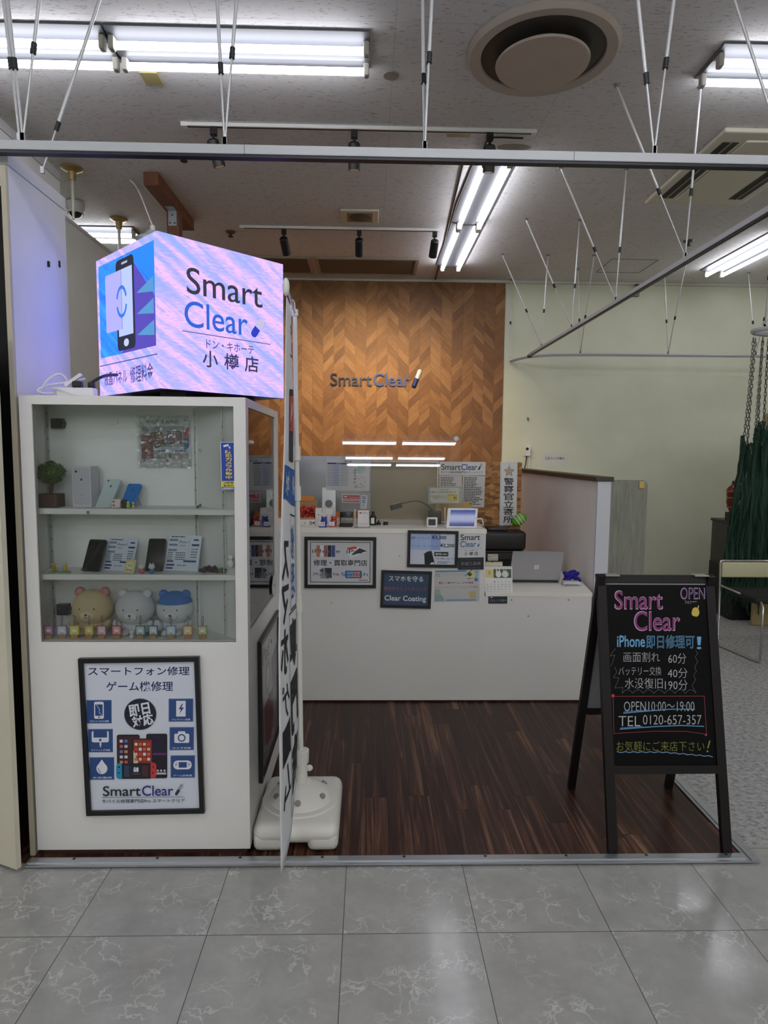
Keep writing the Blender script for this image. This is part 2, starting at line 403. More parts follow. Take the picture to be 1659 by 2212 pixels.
def m_chevron():
    t = NT('chevron_oak_paper'); x, y, z = t.xyz(t.geo()); W = .245; H = .100
    u = t.math('DIVIDE', t.math('ADD', x, 12.285), W); col = t.math('FLOOR', u); fx = t.math('FRACT', u)
    par = t.math('MODULO', col, 2.); up = t.mix(par, t.comb(fx, 0, 0), t.comb(t.math('SUBTRACT', 1, fx), 0, 0)); r = t.xyz(up)[0]
    # two boards side by side in each leg of the chevron, as in the paper
    half = t.math('FLOOR', t.math('MULTIPLY', fx, 2.))
    w0 = t.n('ShaderNodeTexWhiteNoise', noise_dimensions='2D'); t.set(w0.inputs[0], t.comb(col, half, 3.))
    v = t.math('ADD', t.math('DIVIDE', z, H), t.math('MULTIPLY', r, -2.45)); v = t.math('ADD', v, t.math('MULTIPLY', w0.outputs[0], .5))
    row = t.math('FLOOR', v); fv = t.math('FRACT', v)
    wn = t.n('ShaderNodeTexWhiteNoise', noise_dimensions='3D'); t.set(wn.inputs[0], t.comb(col, row, half))
    g = t.noise(t.comb(t.math('MULTIPLY', fv, 2.2), t.math('ADD', t.math('MULTIPLY', x, 5.), t.math('MULTIPLY', wn.outputs[0], 40.)), t.math('MULTIPLY', row, 3.1)), 2.6, 5, .6, .4)
    f = t.math('ADD', t.math('MULTIPLY', g, .62), t.math('MULTIPLY', wn.outputs[0], .38))
    c = t.ramp(f, [(.22, lin('#654022')), (.5, lin('#84592f')), (.8, lin('#a2764a'))])
    e = t.math('MINIMUM', fv, t.math('SUBTRACT', 1, fv)); fe = t.math('FRACT', t.math('MULTIPLY', fx, 2.)); e2 = t.math('MULTIPLY', t.math('MINIMUM', fe, t.math('SUBTRACT', 1, fe)), 1.4)
    c = t.mix(t.math('MULTIPLY', t.math('LESS_THAN', t.math('MINIMUM', e, e2), .022), .55), c, lin('#5f3d22')); t.col(c); t.rough(.55); return t.m
TILE_Y = U(740, 2014, Z=0).y
M_TILE, M_WOODF, M_CARPET, M_CEIL, M_CHEV = m_tile(), m_wood_floor(), m_carpet(), m_ceiling(), m_chevron()
M_WALL = m_plaster('beige_wall', '#d4d5bd', '#dcddc7'); M_PANELW = m_plaster('white_panel', '#d2d1d2', '#dad9d8')
M_ALU = cm('#b9bcc0', .32, .85); M_RAIL = cm('#b4b6b9', .4); M_CHROME = cm('#c9c9c9', .18, 1.); M_BLACK = cm('#131214', .5)
M_WHITE = cm('#e4e2de', .4, bump=.05, bscale=90); M_WHITEP = cm('#e8e7e4', .45); M_IVORY = cm('#d8d3c2', .5); M_BRASS = cm('#a8915c', .35, .6)
M_TUBE = emat('#f6f8ff', TUBE_POWER); M_TUBE_FILL = emat('#f6f8ff', AISLE_FILL_POWER)

# ---- floor, ceiling, walls
struct('floor', MB().box(-7, 8, -9, YB+.1, -.12, -.006), M_TILE)
struct('floor_wood', MB().box(-2.1, 1.5, 2.395, YB, -.006, .0), M_WOODF)
struct('floor_carpet', MB().box(1.55, 8, 2.485, YB, -.006, .001), M_CARPET)
struct('ceiling', MB().box(-7, 8, -9, YB+.1, HC, HC+.12), M_CEIL)
struct('wall_back', MB().box(-7, 8, YB, YB+.12, -.006, HC), M_WALL)
struct('wall_back_panel', MB().box(-2.08, 1.545, YB-.012, YB, .0, HC-.03), M_CHEV)
struct('trim_1', MB().box(-7, 8, YB-.03, YB, HC-.03, HC), cm('#c4c2b6', .5))
struct('wall_left', MB().box(-7.12, -7, -9, YB+.1, -.006, HC), M_WALL)
struct('wall_right', MB().box(8, 8.12, -9, YB+.1, -.006, HC), M_WALL)
struct('wall_front', MB().box(-7, 8, -9.12, -9, -.006, HC), M_WALL)
# left partition of the shop: a tall panel, then lower ones behind it
px = -2.1
struct('wall_left_panel', MB().box(px-.06, px, 2.9, 4.60, 0, 3.40), M_PANELW)
struct('trim_2', MB().box(px-.06, px+.004, 2.9, 4.60, 3.402, 3.46), cm('#c3c3c4', .5))
struct('wall_left_return', MB().box(-1.326, -1.302, 2.45, 2.89, 0, 2.605), M_PANELW)
struct('trim_6', MB().box(-1.328, -1.3, 2.45, 2.892, 2.6075, 2.658), cm('#c9c9cc', .5))
struct('wall_left_low_panel', MB().box(px-.06, px-.002, 4.602, YB-.012, 0, 3.175), m_plaster('grey_panel', '#c3c3bc', '#cbcbc4'))
struct('trim_3', MB().box(px-.066, px+.004, 4.604, YB-.012, 3.175, 3.2), cm('#b5b5b2', .5))
# aluminium edging of the wood floor
def edging(p0, p1, w):
    m = MB().bar(p0+Vector((0, 0, .001)), p1+Vector((0, 0, .001)), w, .007)
    m.bar(p0+Vector((0, 0, .006)), p1+Vector((0, 0, .006)), w*.45, .006); return m
struct('trim_4', edging(Vector((-1.3, 2.382, .004)), Vector((1.5, 2.382, .004)), .052), M_ALU)
struct('trim_5', edging(Vector((1.524, 2.356, .0045)), Vector((1.524, YB-.02, .0045)), .05), M_ALU)
def screws():
    m = MB()
    for i in range(9): m.cyl((-1.13+i*.32, 2.392, .012), (-1.13+i*.32, 2.392, .0145), .006, n=10)
    return m
struct('trim_screws', screws(), cm('#4a4a4a', .4, .8))
# jamb beside the cabinet, a black panel standing for the shade in the gap and the sliding door leaf at the left edge
jx = -1.296
struct('door_jamb', MB().box(jx-.024, jx-.004, 2.432, 2.446, 0, 2.60, bev=.002), cm('#b9b09a', .55))
struct('wall_gap_shade', MB().box(-2.06, -1.332, 2.62, 2.66, 0, 2.60), cm('#0b0b0c', .8))  # black colour paints the darkness between door leaf and jamb
d0 = U(36, 1879, Z=0.012); d1 = U(-160, 1810, Z=.012)
dv = (Vector((d1.x, d1.y, 0))-Vector((d0.x, d0.y, 0))).normalized(); dn_ = Vector((-dv.y, dv.x, 0)); dn_ = dn_ if dn_.y > 0 else -dn_
def doorpts(o): 
    a = Vector((d0.x, d0.y, .012)) + o; return a
dm = MB(); a_ = Vector((d0.x, d0.y, .012)); dm.prism([a_, a_+dv*.78, a_+dv*.78+dn_*.02, a_+dn_*.02], (0, 0, 2.0))
dleaf = struct('door_1', dm, m_plaster('cream_door', '#cfc9b4', '#d9d3bf'))
hm = MB().cyl(a_+dv*.05-dn_*.012+Vector((0, 0, .93)), a_+dv*.05+dn_*.002+Vector((0, 0, .93)), .022); hb = hm.build('door_knob', M_CHROME, dleaf, smooth=40)
# marks and a small paper on the left partition
hk, hc = U(103, 570, X=-1.302), U(127, 570, X=-1.302)
tag(MB().box(-1.302, -1.294, hk.y-.004, hk.y+.004, hk.z-.012, hk.z+.01).build('wall_hook', M_BLACK), 'small black hook on the white left partition above the cabinet', 'hook')
tag(MB().box(-1.302, -1.296, hc.y-.003, hc.y+.003, hc.z-.014, hc.z+.012).build('wall_clip', M_BLACK), 'black clip farther back on the white left partition', 'hook')

# ================================================================ lighting
ZT_ = 3.487
def fixture(name, label, x0, y0, along, L=1.235, group=None, lamp=None):
    """twin-tube ceiling light; (x0,y0) is one end on the centre line"""
    r = thing(name, label, 'ceiling light', (x0 + (L/2 if along == 'x' else 0), y0 + (L/2 if along == 'y' else 0), HC), group=group)
    Mx = Matrix.Translation((x0, y0, 0)) @ (Matrix() if along == 'x' else Matrix(((0, -1, 0, 0), (1, 0, 0, 0), (0, 0, 1, 0), (0, 0, 0, 1))))
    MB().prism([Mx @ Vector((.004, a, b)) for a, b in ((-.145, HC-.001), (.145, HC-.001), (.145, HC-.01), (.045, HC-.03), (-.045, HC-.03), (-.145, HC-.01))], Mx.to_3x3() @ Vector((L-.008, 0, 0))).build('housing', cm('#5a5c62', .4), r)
    for s in (-1, 1):
        MB().cyl(Mx @ Vector((.034, s*.083, ZT_)), Mx @ Vector((L-.034, s*.083, ZT_)), .0175, n=14).build('tube', lamp or M_TUBE, r, smooth=60)
        for e in (0, L):
            k = .006 if e == 0 else -.034
            MB().box(e+k, e+k+.028, s*.083-.021, s*.083+.021, ZT_-.024, HC-.02, bev=.008, M=Mx).build('socket', cm('#aaa69c', .5), r)
    return r
G = 'twin tube ceiling lights'
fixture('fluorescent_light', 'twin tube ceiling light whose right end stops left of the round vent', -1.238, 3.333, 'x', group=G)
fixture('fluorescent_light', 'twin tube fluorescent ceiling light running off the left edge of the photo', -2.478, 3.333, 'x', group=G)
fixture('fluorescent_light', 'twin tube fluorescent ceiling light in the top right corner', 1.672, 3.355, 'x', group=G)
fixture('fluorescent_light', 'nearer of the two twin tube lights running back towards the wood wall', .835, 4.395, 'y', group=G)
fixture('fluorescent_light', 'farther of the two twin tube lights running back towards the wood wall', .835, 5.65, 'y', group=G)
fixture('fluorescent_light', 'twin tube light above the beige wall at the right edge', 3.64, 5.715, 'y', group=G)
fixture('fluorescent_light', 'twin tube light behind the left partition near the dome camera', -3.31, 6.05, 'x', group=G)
aisle = [(x, y) for y in (.9, -.3, -1.7, -3.4, -5.4, -7.4, -8.5) for x in (-4.6, -3.2, -.6, .7, 3.2, 4.6)] + [(5.2, 3.4), (5.2, 5.8), (-4.8, 3.4), (-4.8, 6.05)]  # unseen rows known from shield reflections, extended and made brighter to light the shop
for x, y in aisle: fixture('fluorescent_light', 'twin tube ceiling light over the store aisle outside the photo', x, y, 'x', group='aisle ceiling lights outside the photo', lamp=M_TUBE_FILL)  # unseen lights, multiplied and brightened to light the shop

def track(label, x0, x1, y):
    r = thing('lighting_track', label, 'track', ((x0+x1)/2, y, HC))
    m = MB().box(x0, x1, y-.017, y+.017, HC-.022, HC-.001); rl = m.build('rail', M_WHITEP, r)
    MB().box(x0+.03, x1-.03, y-.006, y+.006, HC-.0235, HC-.0215).build('slot', M_BLACK, rl)
    MB().box(x0-.006, x0+.03, y-.019, y+.019, HC-.025, HC-.001).build('end_cap', M_WHITEP, r); return r
track('long white lighting track on the ceiling behind the front beam', -1.127, 1.006, 4.085)
track('white lighting track in front of the wood wall below the ceiling speaker', -1.126, .611, 5.84)
def head(label, x, y, aim, power, group):
    r = thing('spotlight', label, 'spotlight', (x, y, HC), group=group); z0 = HC-.024
    MB().box(x-.02, x+.02, y-.018, y+.018, z0-.045, z0, bev=.003).build('adapter', M_BLACK, r)
    MB().cyl((x, y, z0-.045), (x, y, z0-.085), .0085).build('neck', M_BLACK, r, smooth=40)
    d = Vector(aim).normalized(); p = Vector((x, y, z0-.10)); b = p + d*.12
    m = MB().cyl(p-d*.02, b, .036, .036, 24); m.cyl(p-d*.03, p-d*.02, .028, .036, 24); lb = m.build('lamp_body', M_BLACK, r, smooth=40)
    MB().cyl(b-d*.003, b+d*.001, .028, n=20).build('lens', cm('#fff0d8', .3) if not power else emat('#ffdba6', 6.0), lb)
    if power:
        li = bpy.data.lights.new('spot_beam', 'SPOT'); li.energy = power; li.color = (1, .75, .42); li.spot_size = math.radians(104); li.spot_blend = 1.0; li.shadow_soft_size = .03
        lo = bpy.data.objects.new('spot_beam', li); C.objects.link(lo); lo.parent = r; lo.location = (b+d*.01) - Vector((x, y, HC)); lo.rotation_euler = d.to_track_quat('-Z', 'Y').to_euler()
    return r
g1 = 'black track spotlights'
head('leftmost black spotlight on the nearer track', U(458, 270, Z=3.52).x, 4.085, (.25, .2, -1), 0, g1)
head('middle black spotlight on the nearer track above the front beam', U(765, 275, Z=3.52).x, 4.085, (0, .2, -1), 0, g1)
head('rightmost black spotlight on the nearer track beside the twin tubes', U(1060, 285, Z=3.52).x, 4.085, (0, .2, -1), 0, g1)
head('leftmost black spotlight on the track before the wood wall', U(613, 495, Z=3.52).x, 5.84, (.15, .9, -1), SPOT_POWER*.8, g1)
head('middle black spotlight on the track before the wood wall', U(776, 497, Z=3.52).x, 5.84, (.0, .95, -1), SPOT_POWER*1.3, g1)
head('rightmost black spotlight on the track before the wood wall', U(940, 499, Z=3.52).x, 5.84, (-.1, .9, -1), SPOT_POWER*.9, g1)

# ================================================================ things on the ceiling
r = thing('round_air_diffuser', 'large round beige air diffuser on the ceiling', 'air vent', (.835, 3.315, HC)); c0 = (.835, 3.315, 0)
MB().lathe([(.30, HC-.001), (.365, HC-.001), (.368, HC-.012), (.35, HC-.03), (.30, HC-.026), (.295, HC-.012)], c0, 64).build('outer_ring', cm('#b3a89c', .4), r, smooth=40)
MB().lathe([(.30, HC-.014), (.26, HC-.022), (.20, HC-.012), (.14, HC-.003)], c0, 64).build('inner_cone', cm('#3d3732', .5), r, smooth=40)  # dark colour stands for the shade deep inside the vent
MB().lathe([(0, HC-.052), (.06, HC-.056), (.20, HC-.070), (.222, HC-.068), (.226, HC-.058), (.20, HC-.05), (0, HC-.04)], c0, 64).build('centre_plate', cm('#b9aa9e', .45), r, smooth=40)
MB().cyl((.835, 3.315, HC-.05), (.835, 3.315, HC-.002), .03).build('stem', M_BLACK, r)

r = thing('ceiling_air_conditioner', 'cassette air conditioner with long dark slots at upper right', 'air conditioner', (2.5, 4.55, HC))
x0, x1, y0, y1 = 2.115, 2.86, 3.99, 5.12
MB().box(x0, x1, y0, y1, HC-.03, HC-.001, bev=.012).build('frame', M_IVORY, r)
for a in (x0+.06, x1-.16):
    sl_ = MB().box(a, a+.1, y0+.13, y1-.13, HC-.033, HC-.029).build('slot', cm('#17130f', .6), r)
    MB().box(a+.045, a+.056, y0+.13, y1-.13, HC-.037, HC-.03).build('louver', cm('#8a7f6c', .5), sl_)
MB().box(x0+.19, x1-.19, y0+.1, y1-.1, HC-.040, HC-.028, bev=.006).build('centre_panel', M_IVORY, r)
r = thing('ceiling_speaker', 'square white ceiling speaker with round grille before the second track', 'speaker', (-.085, 5.54, HC))
MB().box(-.24, .07, 5.4, 5.68, HC-.018, HC-.001, bev=.006).build('frame', M_IVORY, r)
gp = MB().box(-.19, .02, 5.44, 5.645, HC-.021, HC-.016).build('grille_plate', cm('#8b8070', .6), r)
MB().lathe([(0, HC-.026), (.02, HC-.026), (.03, HC-.022), (.085, HC-.024), (.09, HC-.02)], (-.085, 5.54, 0), 28).build('speaker_cone', cm('#4a443c', .6), gp, smooth=50)
def grille(label, x0, x1, y0, y1):
    r = thing('return_air_grille', label, 'air vent', ((x0+x1)/2, (y0+y1)/2, HC), group='return air grilles before the wood wall')
    m = MB(); t = .035
    for b in ((x0, x1, y0, y0+t), (x0, x1, y1-t, y1), (x0, x0+t, y0+t, y1-t), (x1-t, x1, y0+t, y1-t)): m.box(*b, HC-.02, HC-.001)
    m.build('frame', cm('#a39b8d', .5), r); MB().box(x0+t, x1-t, y0+t, y1-t, HC-.006, HC-.001).build('backing', cm('#2b2119', .8), r)
    m = MB(); n = 15
    for i in range(n):
        yy = y0+t+(i+.5)*(y1-y0-2*t)/n; m.bar((x0+t, yy, HC-.011), (x1-t, yy, HC-.011), .02, .003, up=(0, .5, 1))
    m.build('slats', cm('#6a5a49', .6), r)
grille('right one of the two brown return air grilles before the wood wall', -.56, .50, 6.69, 7.28)
grille('left one of the two brown return air grilles, partly behind the glowing cube', -1.66, -.60, 6.69, 7.28)
def plate(label, a, b, colr):
    p, q = U(*a, Z=HC), U(*b, Z=HC); tag(MB().box(min(p.x, q.x), max(p.x, q.x), min(p.y, q.y), max(p.y, q.y), HC-.012, HC-.0005, bev=.002).build('ceiling_plate', cm(colr, .5)), label, 'plate')
plate('yellowed cover plate on the ceiling below the long tube light', (300, 152), (354, 180), '#ab9d6f')
plate('small yellowed cover plate beside the nearer lighting track', (968, 281), (1016, 293), '#a89a72')
p = U(845, 162, Z=HC); tag(MB().lathe([(0, HC-.006), (.04, HC-.006), (.043, HC-.0005)], (p.x, p.y, 0), 24).build('blank_cover', cm('#8f8983', .6), smooth=40), 'grey round blank cover on the ceiling left of the round vent', 'plate')
ap = [U(*q, Z=HC) for q in ((1323, 559), (1423, 561), (1380, 589), (1288, 588))]
m = MB(); 
for i in range(4): m.bar(ap[i]-Vector((0, 0, .002)), ap[(i+1) % 4]-Vector((0, 0, .002)), .008, .004)
tag(m.build('access_hatch', cm('#8c857b', .6)), 'thin square outline of an access hatch in the ceiling at right', 'hatch')
def sprinkler(label, px_, py_):
    p = U(px_, py_, Z=HC); r = thing('sprinkler_head', label, 'sprinkler', (p.x, p.y, HC), group='ceiling sprinklers')
    MB().lathe([(0, HC-.02), (.03, HC-.018), (.045, HC-.006), (.047, HC-.0005)], (p.x, p.y, 0), 20).build('rosette', cm('#5e564d', .5), r, smooth=50)
    m = MB().cyl((p.x, p.y, HC-.02), (p.x, p.y, HC-.042), .01); m.cyl((p.x, p.y, HC-.042), (p.x, p.y, HC-.046), .024, n=18); m.build('deflector', cm('#3c3630', .4, .6), r)
sprinkler('dark sprinkler on the ceiling just under the front beam at left', 397, 333); sprinkler('dark sprinkler on the ceiling above the glowing cube', 498, 500); sprinkler('dark sprinkler by the right rail brackets', 1487, 520)
for lab, pts in (('thin dark conduit on the ceiling nearest the twin tubes', ((1018, 348), (950, 605))), ('second dark conduit farther left of the twin tubes', ((1040, 348), (1000, 440), (962, 560)))):
    tag(MB().tube([U(*q, Z=HC-.006)-Vector((.05, 0, 0)) for q in pts], .006).build('conduit', cm('#2d2824', .6), smooth=60), lab, 'conduit')
tag(MB().tube([U(x, y, Z=HC-.01) for x, y in ((1042, 330), (1054, 297), (1085, 297), (1130, 299))], .005).build('ceiling_cable', M_BLACK, smooth=60), 'black cable along the ceiling beside the nearer track', 'cable')
# small broken patch of ceiling board
p = U(1110, 318, Z=HC); tag(MB().sph((p.x, p.y, HC-.001), (.11, .045, .004), 16).build('ceiling_patch', cm('#9b9388', .9)), 'pale scuffed patch on the ceiling beside the nearer twin tubes', 'patch')

# ================================================================ beams, rails and their hangers
ZR = 2.645
r = thing('front_beam', 'long white square beam hanging across the shop front', 'beam', (0, 2.4, ZR-.02))
MB().box(-1.95, 2.05, 2.385, 2.425, ZR-.012, ZR+.02, bev=.002).build('beam_body', M_RAIL, r)
MB().box(-1.95, 2.05, 2.39, 2.42, ZR-.021, ZR-.012).build('bottom_groove', cm('#2a2a30', .4, .5), r)
for jx_ in (U(528, 325, Y=2.385).x, U(1240, 342, Y=2.385).x): MB().box(jx_-.001, jx_+.001, 2.3835, 2.425, ZR-.012, ZR+.0205).build('joint', cm('#777777', .5), r)
def rod(label, top, bot, k=.62, group='ceiling hanger rods', big=1.):
    top, bot = Vector(top), Vector(bot); d = bot-top; r = thing('hanger_rod', label, 'rod', top, group=group); m = top+d*k
    MB().cyl(top, m, .0062*big, n=10).build('upper_tube', cm('#cfd0d1', .35, .3), r, smooth=60)
    MB().cyl(m-d.normalized()*.018, m+d.normalized()*.018, .0098*big, n=10).build('collar', M_BLACK, r, smooth=60)
    MB().cyl(m, bot, .0042*big, n=8).build('lower_tube', cm('#b9babb', .35, .5), r, smooth=60)
    MB().cyl(top, top+Vector((0, 0, -.012)), .02*big, .012, n=12).build('ceiling_foot', cm('#8d8a86', .4, .5), r, smooth=40)
    MB().box(bot.x-.007, bot.x+.007, bot.y-.005, bot.y+.005, bot.z-.012, bot.z+.014).build('clip', cm('#9a9b9c', .35, .6), r)
    return r
XS = 1.715
r = thing('side_rail', 'grey rail running back from the front beam on the right', 'rail', (XS, 4.7, ZR))
MB().box(XS-.016, XS+.016, 2.43, 6.98, ZR-.014, ZR+.014, bev=.003).build('rail_body', M_RAIL, r)
MB().box(XS-.010, XS+.010, 2.43, 6.98, ZR-.021, ZR-.014).build('track_groove', cm('#33322f', .4, .5), r)
MB().box(XS-.02, XS+.02, 6.965, 7.0, ZR-.026, ZR-.0).build('end_stop', M_BLACK, r)
names = ('second bracket from the front beam', 'third bracket', 'fourth bracket', 'last bracket at the back')
for i, (yy, ty) in enumerate(((3.585, 3.585), (4.58, 4.58), (5.56, 5.56), (6.52, 6.52))):
    rod('slanted hanger rod at the %s of the right depth rail' % names[i], (1.302, ty, HC), (XS, yy, ZR+.03))
    rod('upright hanger rod at the %s of the right depth rail' % names[i], (1.757, ty, HC), (XS+.004, yy, ZR+.03))
b0, b1, b2 = U(1098, 790, Z=ZR-.03), U(1160, 771, Z=ZR), U(1640, 776, Z=ZR)
pts = [Vector((1.62, YB-.02, ZR)), Vector((1.665, YB-.2, ZR)), Vector((1.72, YB-.36, ZR)), Vector((1.83, 7.03, ZR)), Vector((2.0, 6.95, ZR)), Vector((2.6, 6.90, ZR)), Vector((4.7, 6.86, ZR))]
tag(MB().tube(pts, .0165, n=4, smooth=2).build('back_rail', M_RAIL), 'thin rail along the beige back wall, curving to the wall at its left end', 'rail')
rod('upright dark hanger rod hugging the back wall beside the wood wall', (1.596, 7.445, HC), (1.60, 7.42, ZR+.03), .55)
for lab, t0, t1, bb in (('left pair', (2.208, 6.985), (2.209, 6.503), (2.24, 6.92)), ('middle pair', (3.135, 6.994), (3.147, 6.528), (3.17, 6.895)), ('right pair', (4.061, 7.022), (4.08, 6.54), (4.1, 6.87))):
    rod('hanger rod nearest the wall in the %s on the back rail' % lab, (*t0, HC), (bb[0], bb[1], ZR+.03)); rod('hanger rod leaning forward in the %s on the back rail' % lab, (*t1, HC), (bb[0]+.003, bb[1], ZR+.03))
def up(px_, py_, bx, by):
    """continue a rod of the front beam from its foot through a pixel up to the ceiling, in the plane of the beam"""
    a = U(bx, by, Y=2.40); b = U(px_, py_, Y=2.40); t = (HC-a.z)/(b.z-a.z); return Vector((a.x+(b.x-a.x)*t, 2.40, HC)), Vector((a.x, 2.40, ZR+.035))
for lab, q in (('at the corner by the left partition, leftmost', (8, 0, 42, 300)), ('at the corner by the left partition, second from left', (17, 0, 49, 296)), ('at the corner by the left partition, leaning right', (85, 0, 50, 296)),
               ('above the glowing cube, left of the pair', (469, 0, 485, 304)), ('above the glowing cube, right of the pair', (511, 0, 486, 304)),
               ('left of the round vent, nearly upright', (933, 0, 918, 314)),
               ('right of the round vent, left of the pair', (1378, 0, 1412, 330)), ('right of the round vent, right of the pair', (1456, 0, 1414, 330))):
    t_, b_ = up(*q); rod('white hanger rod of the beam %s' % lab, t_, b_, .66 if t_.x > b_.x else .72)
t_, b_ = up(920, 0, 917, 314); rod('white brace of the front beam left of the round vent, leaning back', t_ + Vector((0, .22, 0)), b_, .7)
a = U(92, 368, X=-1.314); t0 = U(215, 0, Y=2.72); dd = (t0-a); tt = (HC-a.z)/dd.z
rod('long thin rod slanting down to the top edge of the partition beside the cabinet', a+dd*tt, a, .8)
t_, b_ = U(1587, 0, Y=2.75), U(1700, 350, Y=2.75); dd = t_-b_; rod('white rod slanting across the tubes in the top right corner', b_+dd*((HC-b_.z)/dd.z), b_, .85)
# ---- wooden post, pendant, dome camera, poles of the left partition
r = thing('wooden_post', 'brown wooden post with a ceiling crosspiece behind the glowing cube', 'post', (-1.535, 5.3, 0))
M_POST = NT('stained_timber'); _g = M_POST.noise(M_POST.mapping(M_POST.geo(), (40, 40, 3)), 1, 4); M_POST.col(M_POST.ramp(_g, [(.3, lin('#5f341d')), (.7, lin('#7d4a2d'))])); M_POST.rough(.5); M_POST = M_POST.m
MB().box(-1.585, -1.490, 5.25, 5.345, 0, HC-.09, bev=.003).build('upright', M_POST, r)
MB().box(-1.60, -1.495, 4.78, 5.72, HC-.09, HC-.0005, bev=.003).build('crosspiece', M_POST, r)
ab = MB().box(-1.57, -1.505, 5.243, 5.25, HC-.21, HC-.09).box(-1.57, -1.505, 5.17, 5.25, HC-.097, HC-.09).build('angle_bracket', cm('#a9adb0', .35, .7), r)
m = MB(); 
for q in ((-1.555, HC-.19), (-1.52, HC-.19), (-1.538, HC-.13)): m.cyl((q[0], 5.238, q[1]), (q[0], 5.244, q[1]), .006, n=8)
m.build('screws', M_BLACK, ab)
for lab, ppx, z1 in (('nearer cream-flanged pole standing on the left partition by the dome camera', (143, 362), 3.2), ('farther cream-flanged pole standing on the low left partition', (261, 472), 3.2)):
    p = U(*ppx, Z=HC); p = Vector((max(p.x, -2.14), p.y, 0)); p.x = -2.128 + (.05 if z1 == 3.2 and p.y < 5 else 0)
    r = thing('partition_pole', lab, 'pole', (p.x, p.y, z1), group='partition poles'); 
    MB().lathe([(0, HC-.001), (.07, HC-.001), (.072, HC-.01), (.05, HC-.022), (.028, HC-.03), (.022, HC-.085), (.0, HC-.085)], (p.x, p.y, 0), 24).build('flange', M_BRASS, r, smooth=40)
    MB().cyl((p.x, p.y, HC-.08), (p.x, p.y, z1+.05), .0125, n=12).cyl((p.x, p.y, z1+.05), (p.x, p.y, z1), .0085, n=10).build('tube', cm('#cfccc2', .35, .3), r, smooth=50)
p = U(163, 455, Y=5.35); r = thing('dome_camera', 'white dome security camera on the ceiling by the left partition', 'camera', (p.x, 5.35, HC))
cz = p.z; MB().cyl((p.x, 5.35, HC), (p.x, 5.35, cz+.02), .05, n=24).build('mount', cm('#b9b6ae', .5), r, smooth=40)
hs = MB().lathe([(0, cz+.06), (.068, cz+.06), (.072, cz+.05), (.07, cz+.0), (.062, cz-.012), (.0, cz-.012)], (p.x, 5.35, 0), 28).build('housing', cm('#c9c8c4', .4), r, smooth=40)
MB().sph((p.x, 5.35, cz-.012), (.052, .052, .045), 20).build('dome', cm('#0d0d10', .08), hs, smooth=80)
MB().lathe([(.052, cz-.012), (.060, cz-.013), (.060, cz-.022), (.052, cz-.02)], (p.x, 5.35, 0), 28).build('dome_ring', M_WHITEP, hs, smooth=40)
p = U(330, 515, Y=4.9); r = thing('pendant_lamp', 'frosted glass pendant lamp with ribbed wide shade beside the wooden post', 'lamp', (p.x, 4.9, HC)); q = (p.x, 4.9, p.z)
MB().lathe([(.03, .05), (.05, .045), (.07, .02), (.11, .0), (.125, -.012), (.123, -.016), (.105, -.004), (.066, .015), (.045, .04), (.03, .045)], q, 32).build('shade', glass('frosted_shade', (.85, .95, .97, 1), .25, 1.4, .85, (.78, .9, .93, 1)), r, smooth=50)
MB().sph((q[0]+.01, q[1], q[2]-.01), (.038, .038, .045), 16).build('bulb', emat('#e6fbff', .9), r, smooth=80)
MB().cyl((q[0], q[1], q[2]+.035), (q[0], q[1], q[2]+.09), .018, n=14).build('socket', M_WHITEP, r, smooth=40)
MB().tube([(q[0], q[1], q[2]+.09), (q[0]-.02, q[1], q[2]+.14), (q[0]-.1, q[1], HC-.06), (q[0]-.16, q[1]+.02, HC-.004)], .005, smooth=2).build('cord', M_WHITEP, r, smooth=60)
# ================================================================ display cabinet
CX0, CX1, CY0, CY1, CT = -1.289, -.458, 2.432, 3.29, 1.79
G_CLEAR = glass('clear_glass', (.97, .985, .98, 1), 0., 1.45)
G_SIDE = glass('side_glass', (.93, .95, .94, 1), .01, 1.5)
r = thing('display_cabinet', 'tall white display cabinet with glass front and toys on its shelves', 'cabinet', (-.87, 2.86, 0))
m = MB(); wz = .86; wt = 1.757; wl, wr = -1.243, -.503
m.box(CX0, CX1, CY0, CY0+.022, .024, wz)                                  # lower front
m.box(CX0, wl, CY0, CY0+.022, wz, CT).box(wr, CX1, CY0, CY0+.022, wz, CT).box(wl, wr, CY0, CY0+.022, wt, CT)
m.box(CX0, CX0+.012, CY0+.022, CY1, .024, CT)                             # left side
m.box(CX0+.012, CX1, CY1-.015, CY1, .024, CT)                             # back
m.box(CX1-.02, CX1, CY0+.022, CY1-.015, .024, .885)                       # right side, below the glass
m.box(CX1-.02, CX1, CY0+.022, 2.486, .885, CT-.0).box(CX1-.02, CX1, 3.192, CY1-.015, .885, CT).box(CX1-.02, CX1, 2.486, 3.192, wt, CT)
m.box(CX0+.012, CX1-.02, CY0+.022, CY1-.015, CT-.018, CT)                 # top
m.box(CX0+.012, CX1-.02, CY0+.022, CY1-.015, .838, .862)                  # cabinet floor
m.build('carcass', M_WHITE, r)
MB().box(CX0+.015, CX1-.015, CY0+.012, CY1-.01, .001, .024).build('plinth', cm('#3a2318', .7), r)
IN = cm('#e6e8e6', .5)
MB().box(CX0+.012, -.69, 2.63, 2.642, .862, CT-.018).build('back_panel', IN, r)
MB().prism([(-.69, 2.63, .862), (-.502, CY0+.03, .862), (-.496, CY0+.036, .862), (-.684, 2.642, .862)], (0, 0, CT-.018-.862)).build('corner_panel', IN, r)
def shelf_pts(z): return [(CX0+.014, CY0+.036, z), (-.508, CY0+.036, z), (-.69, 2.628, z), (CX0+.014, 2.628, z)]
Z1, Z2, Z3 = 1.368, 1.115, .862
for z in (Z1, Z2): MB().prism(shelf_pts(z-.021), (0, 0, .021)).build('shelf', M_WHITEP, r)
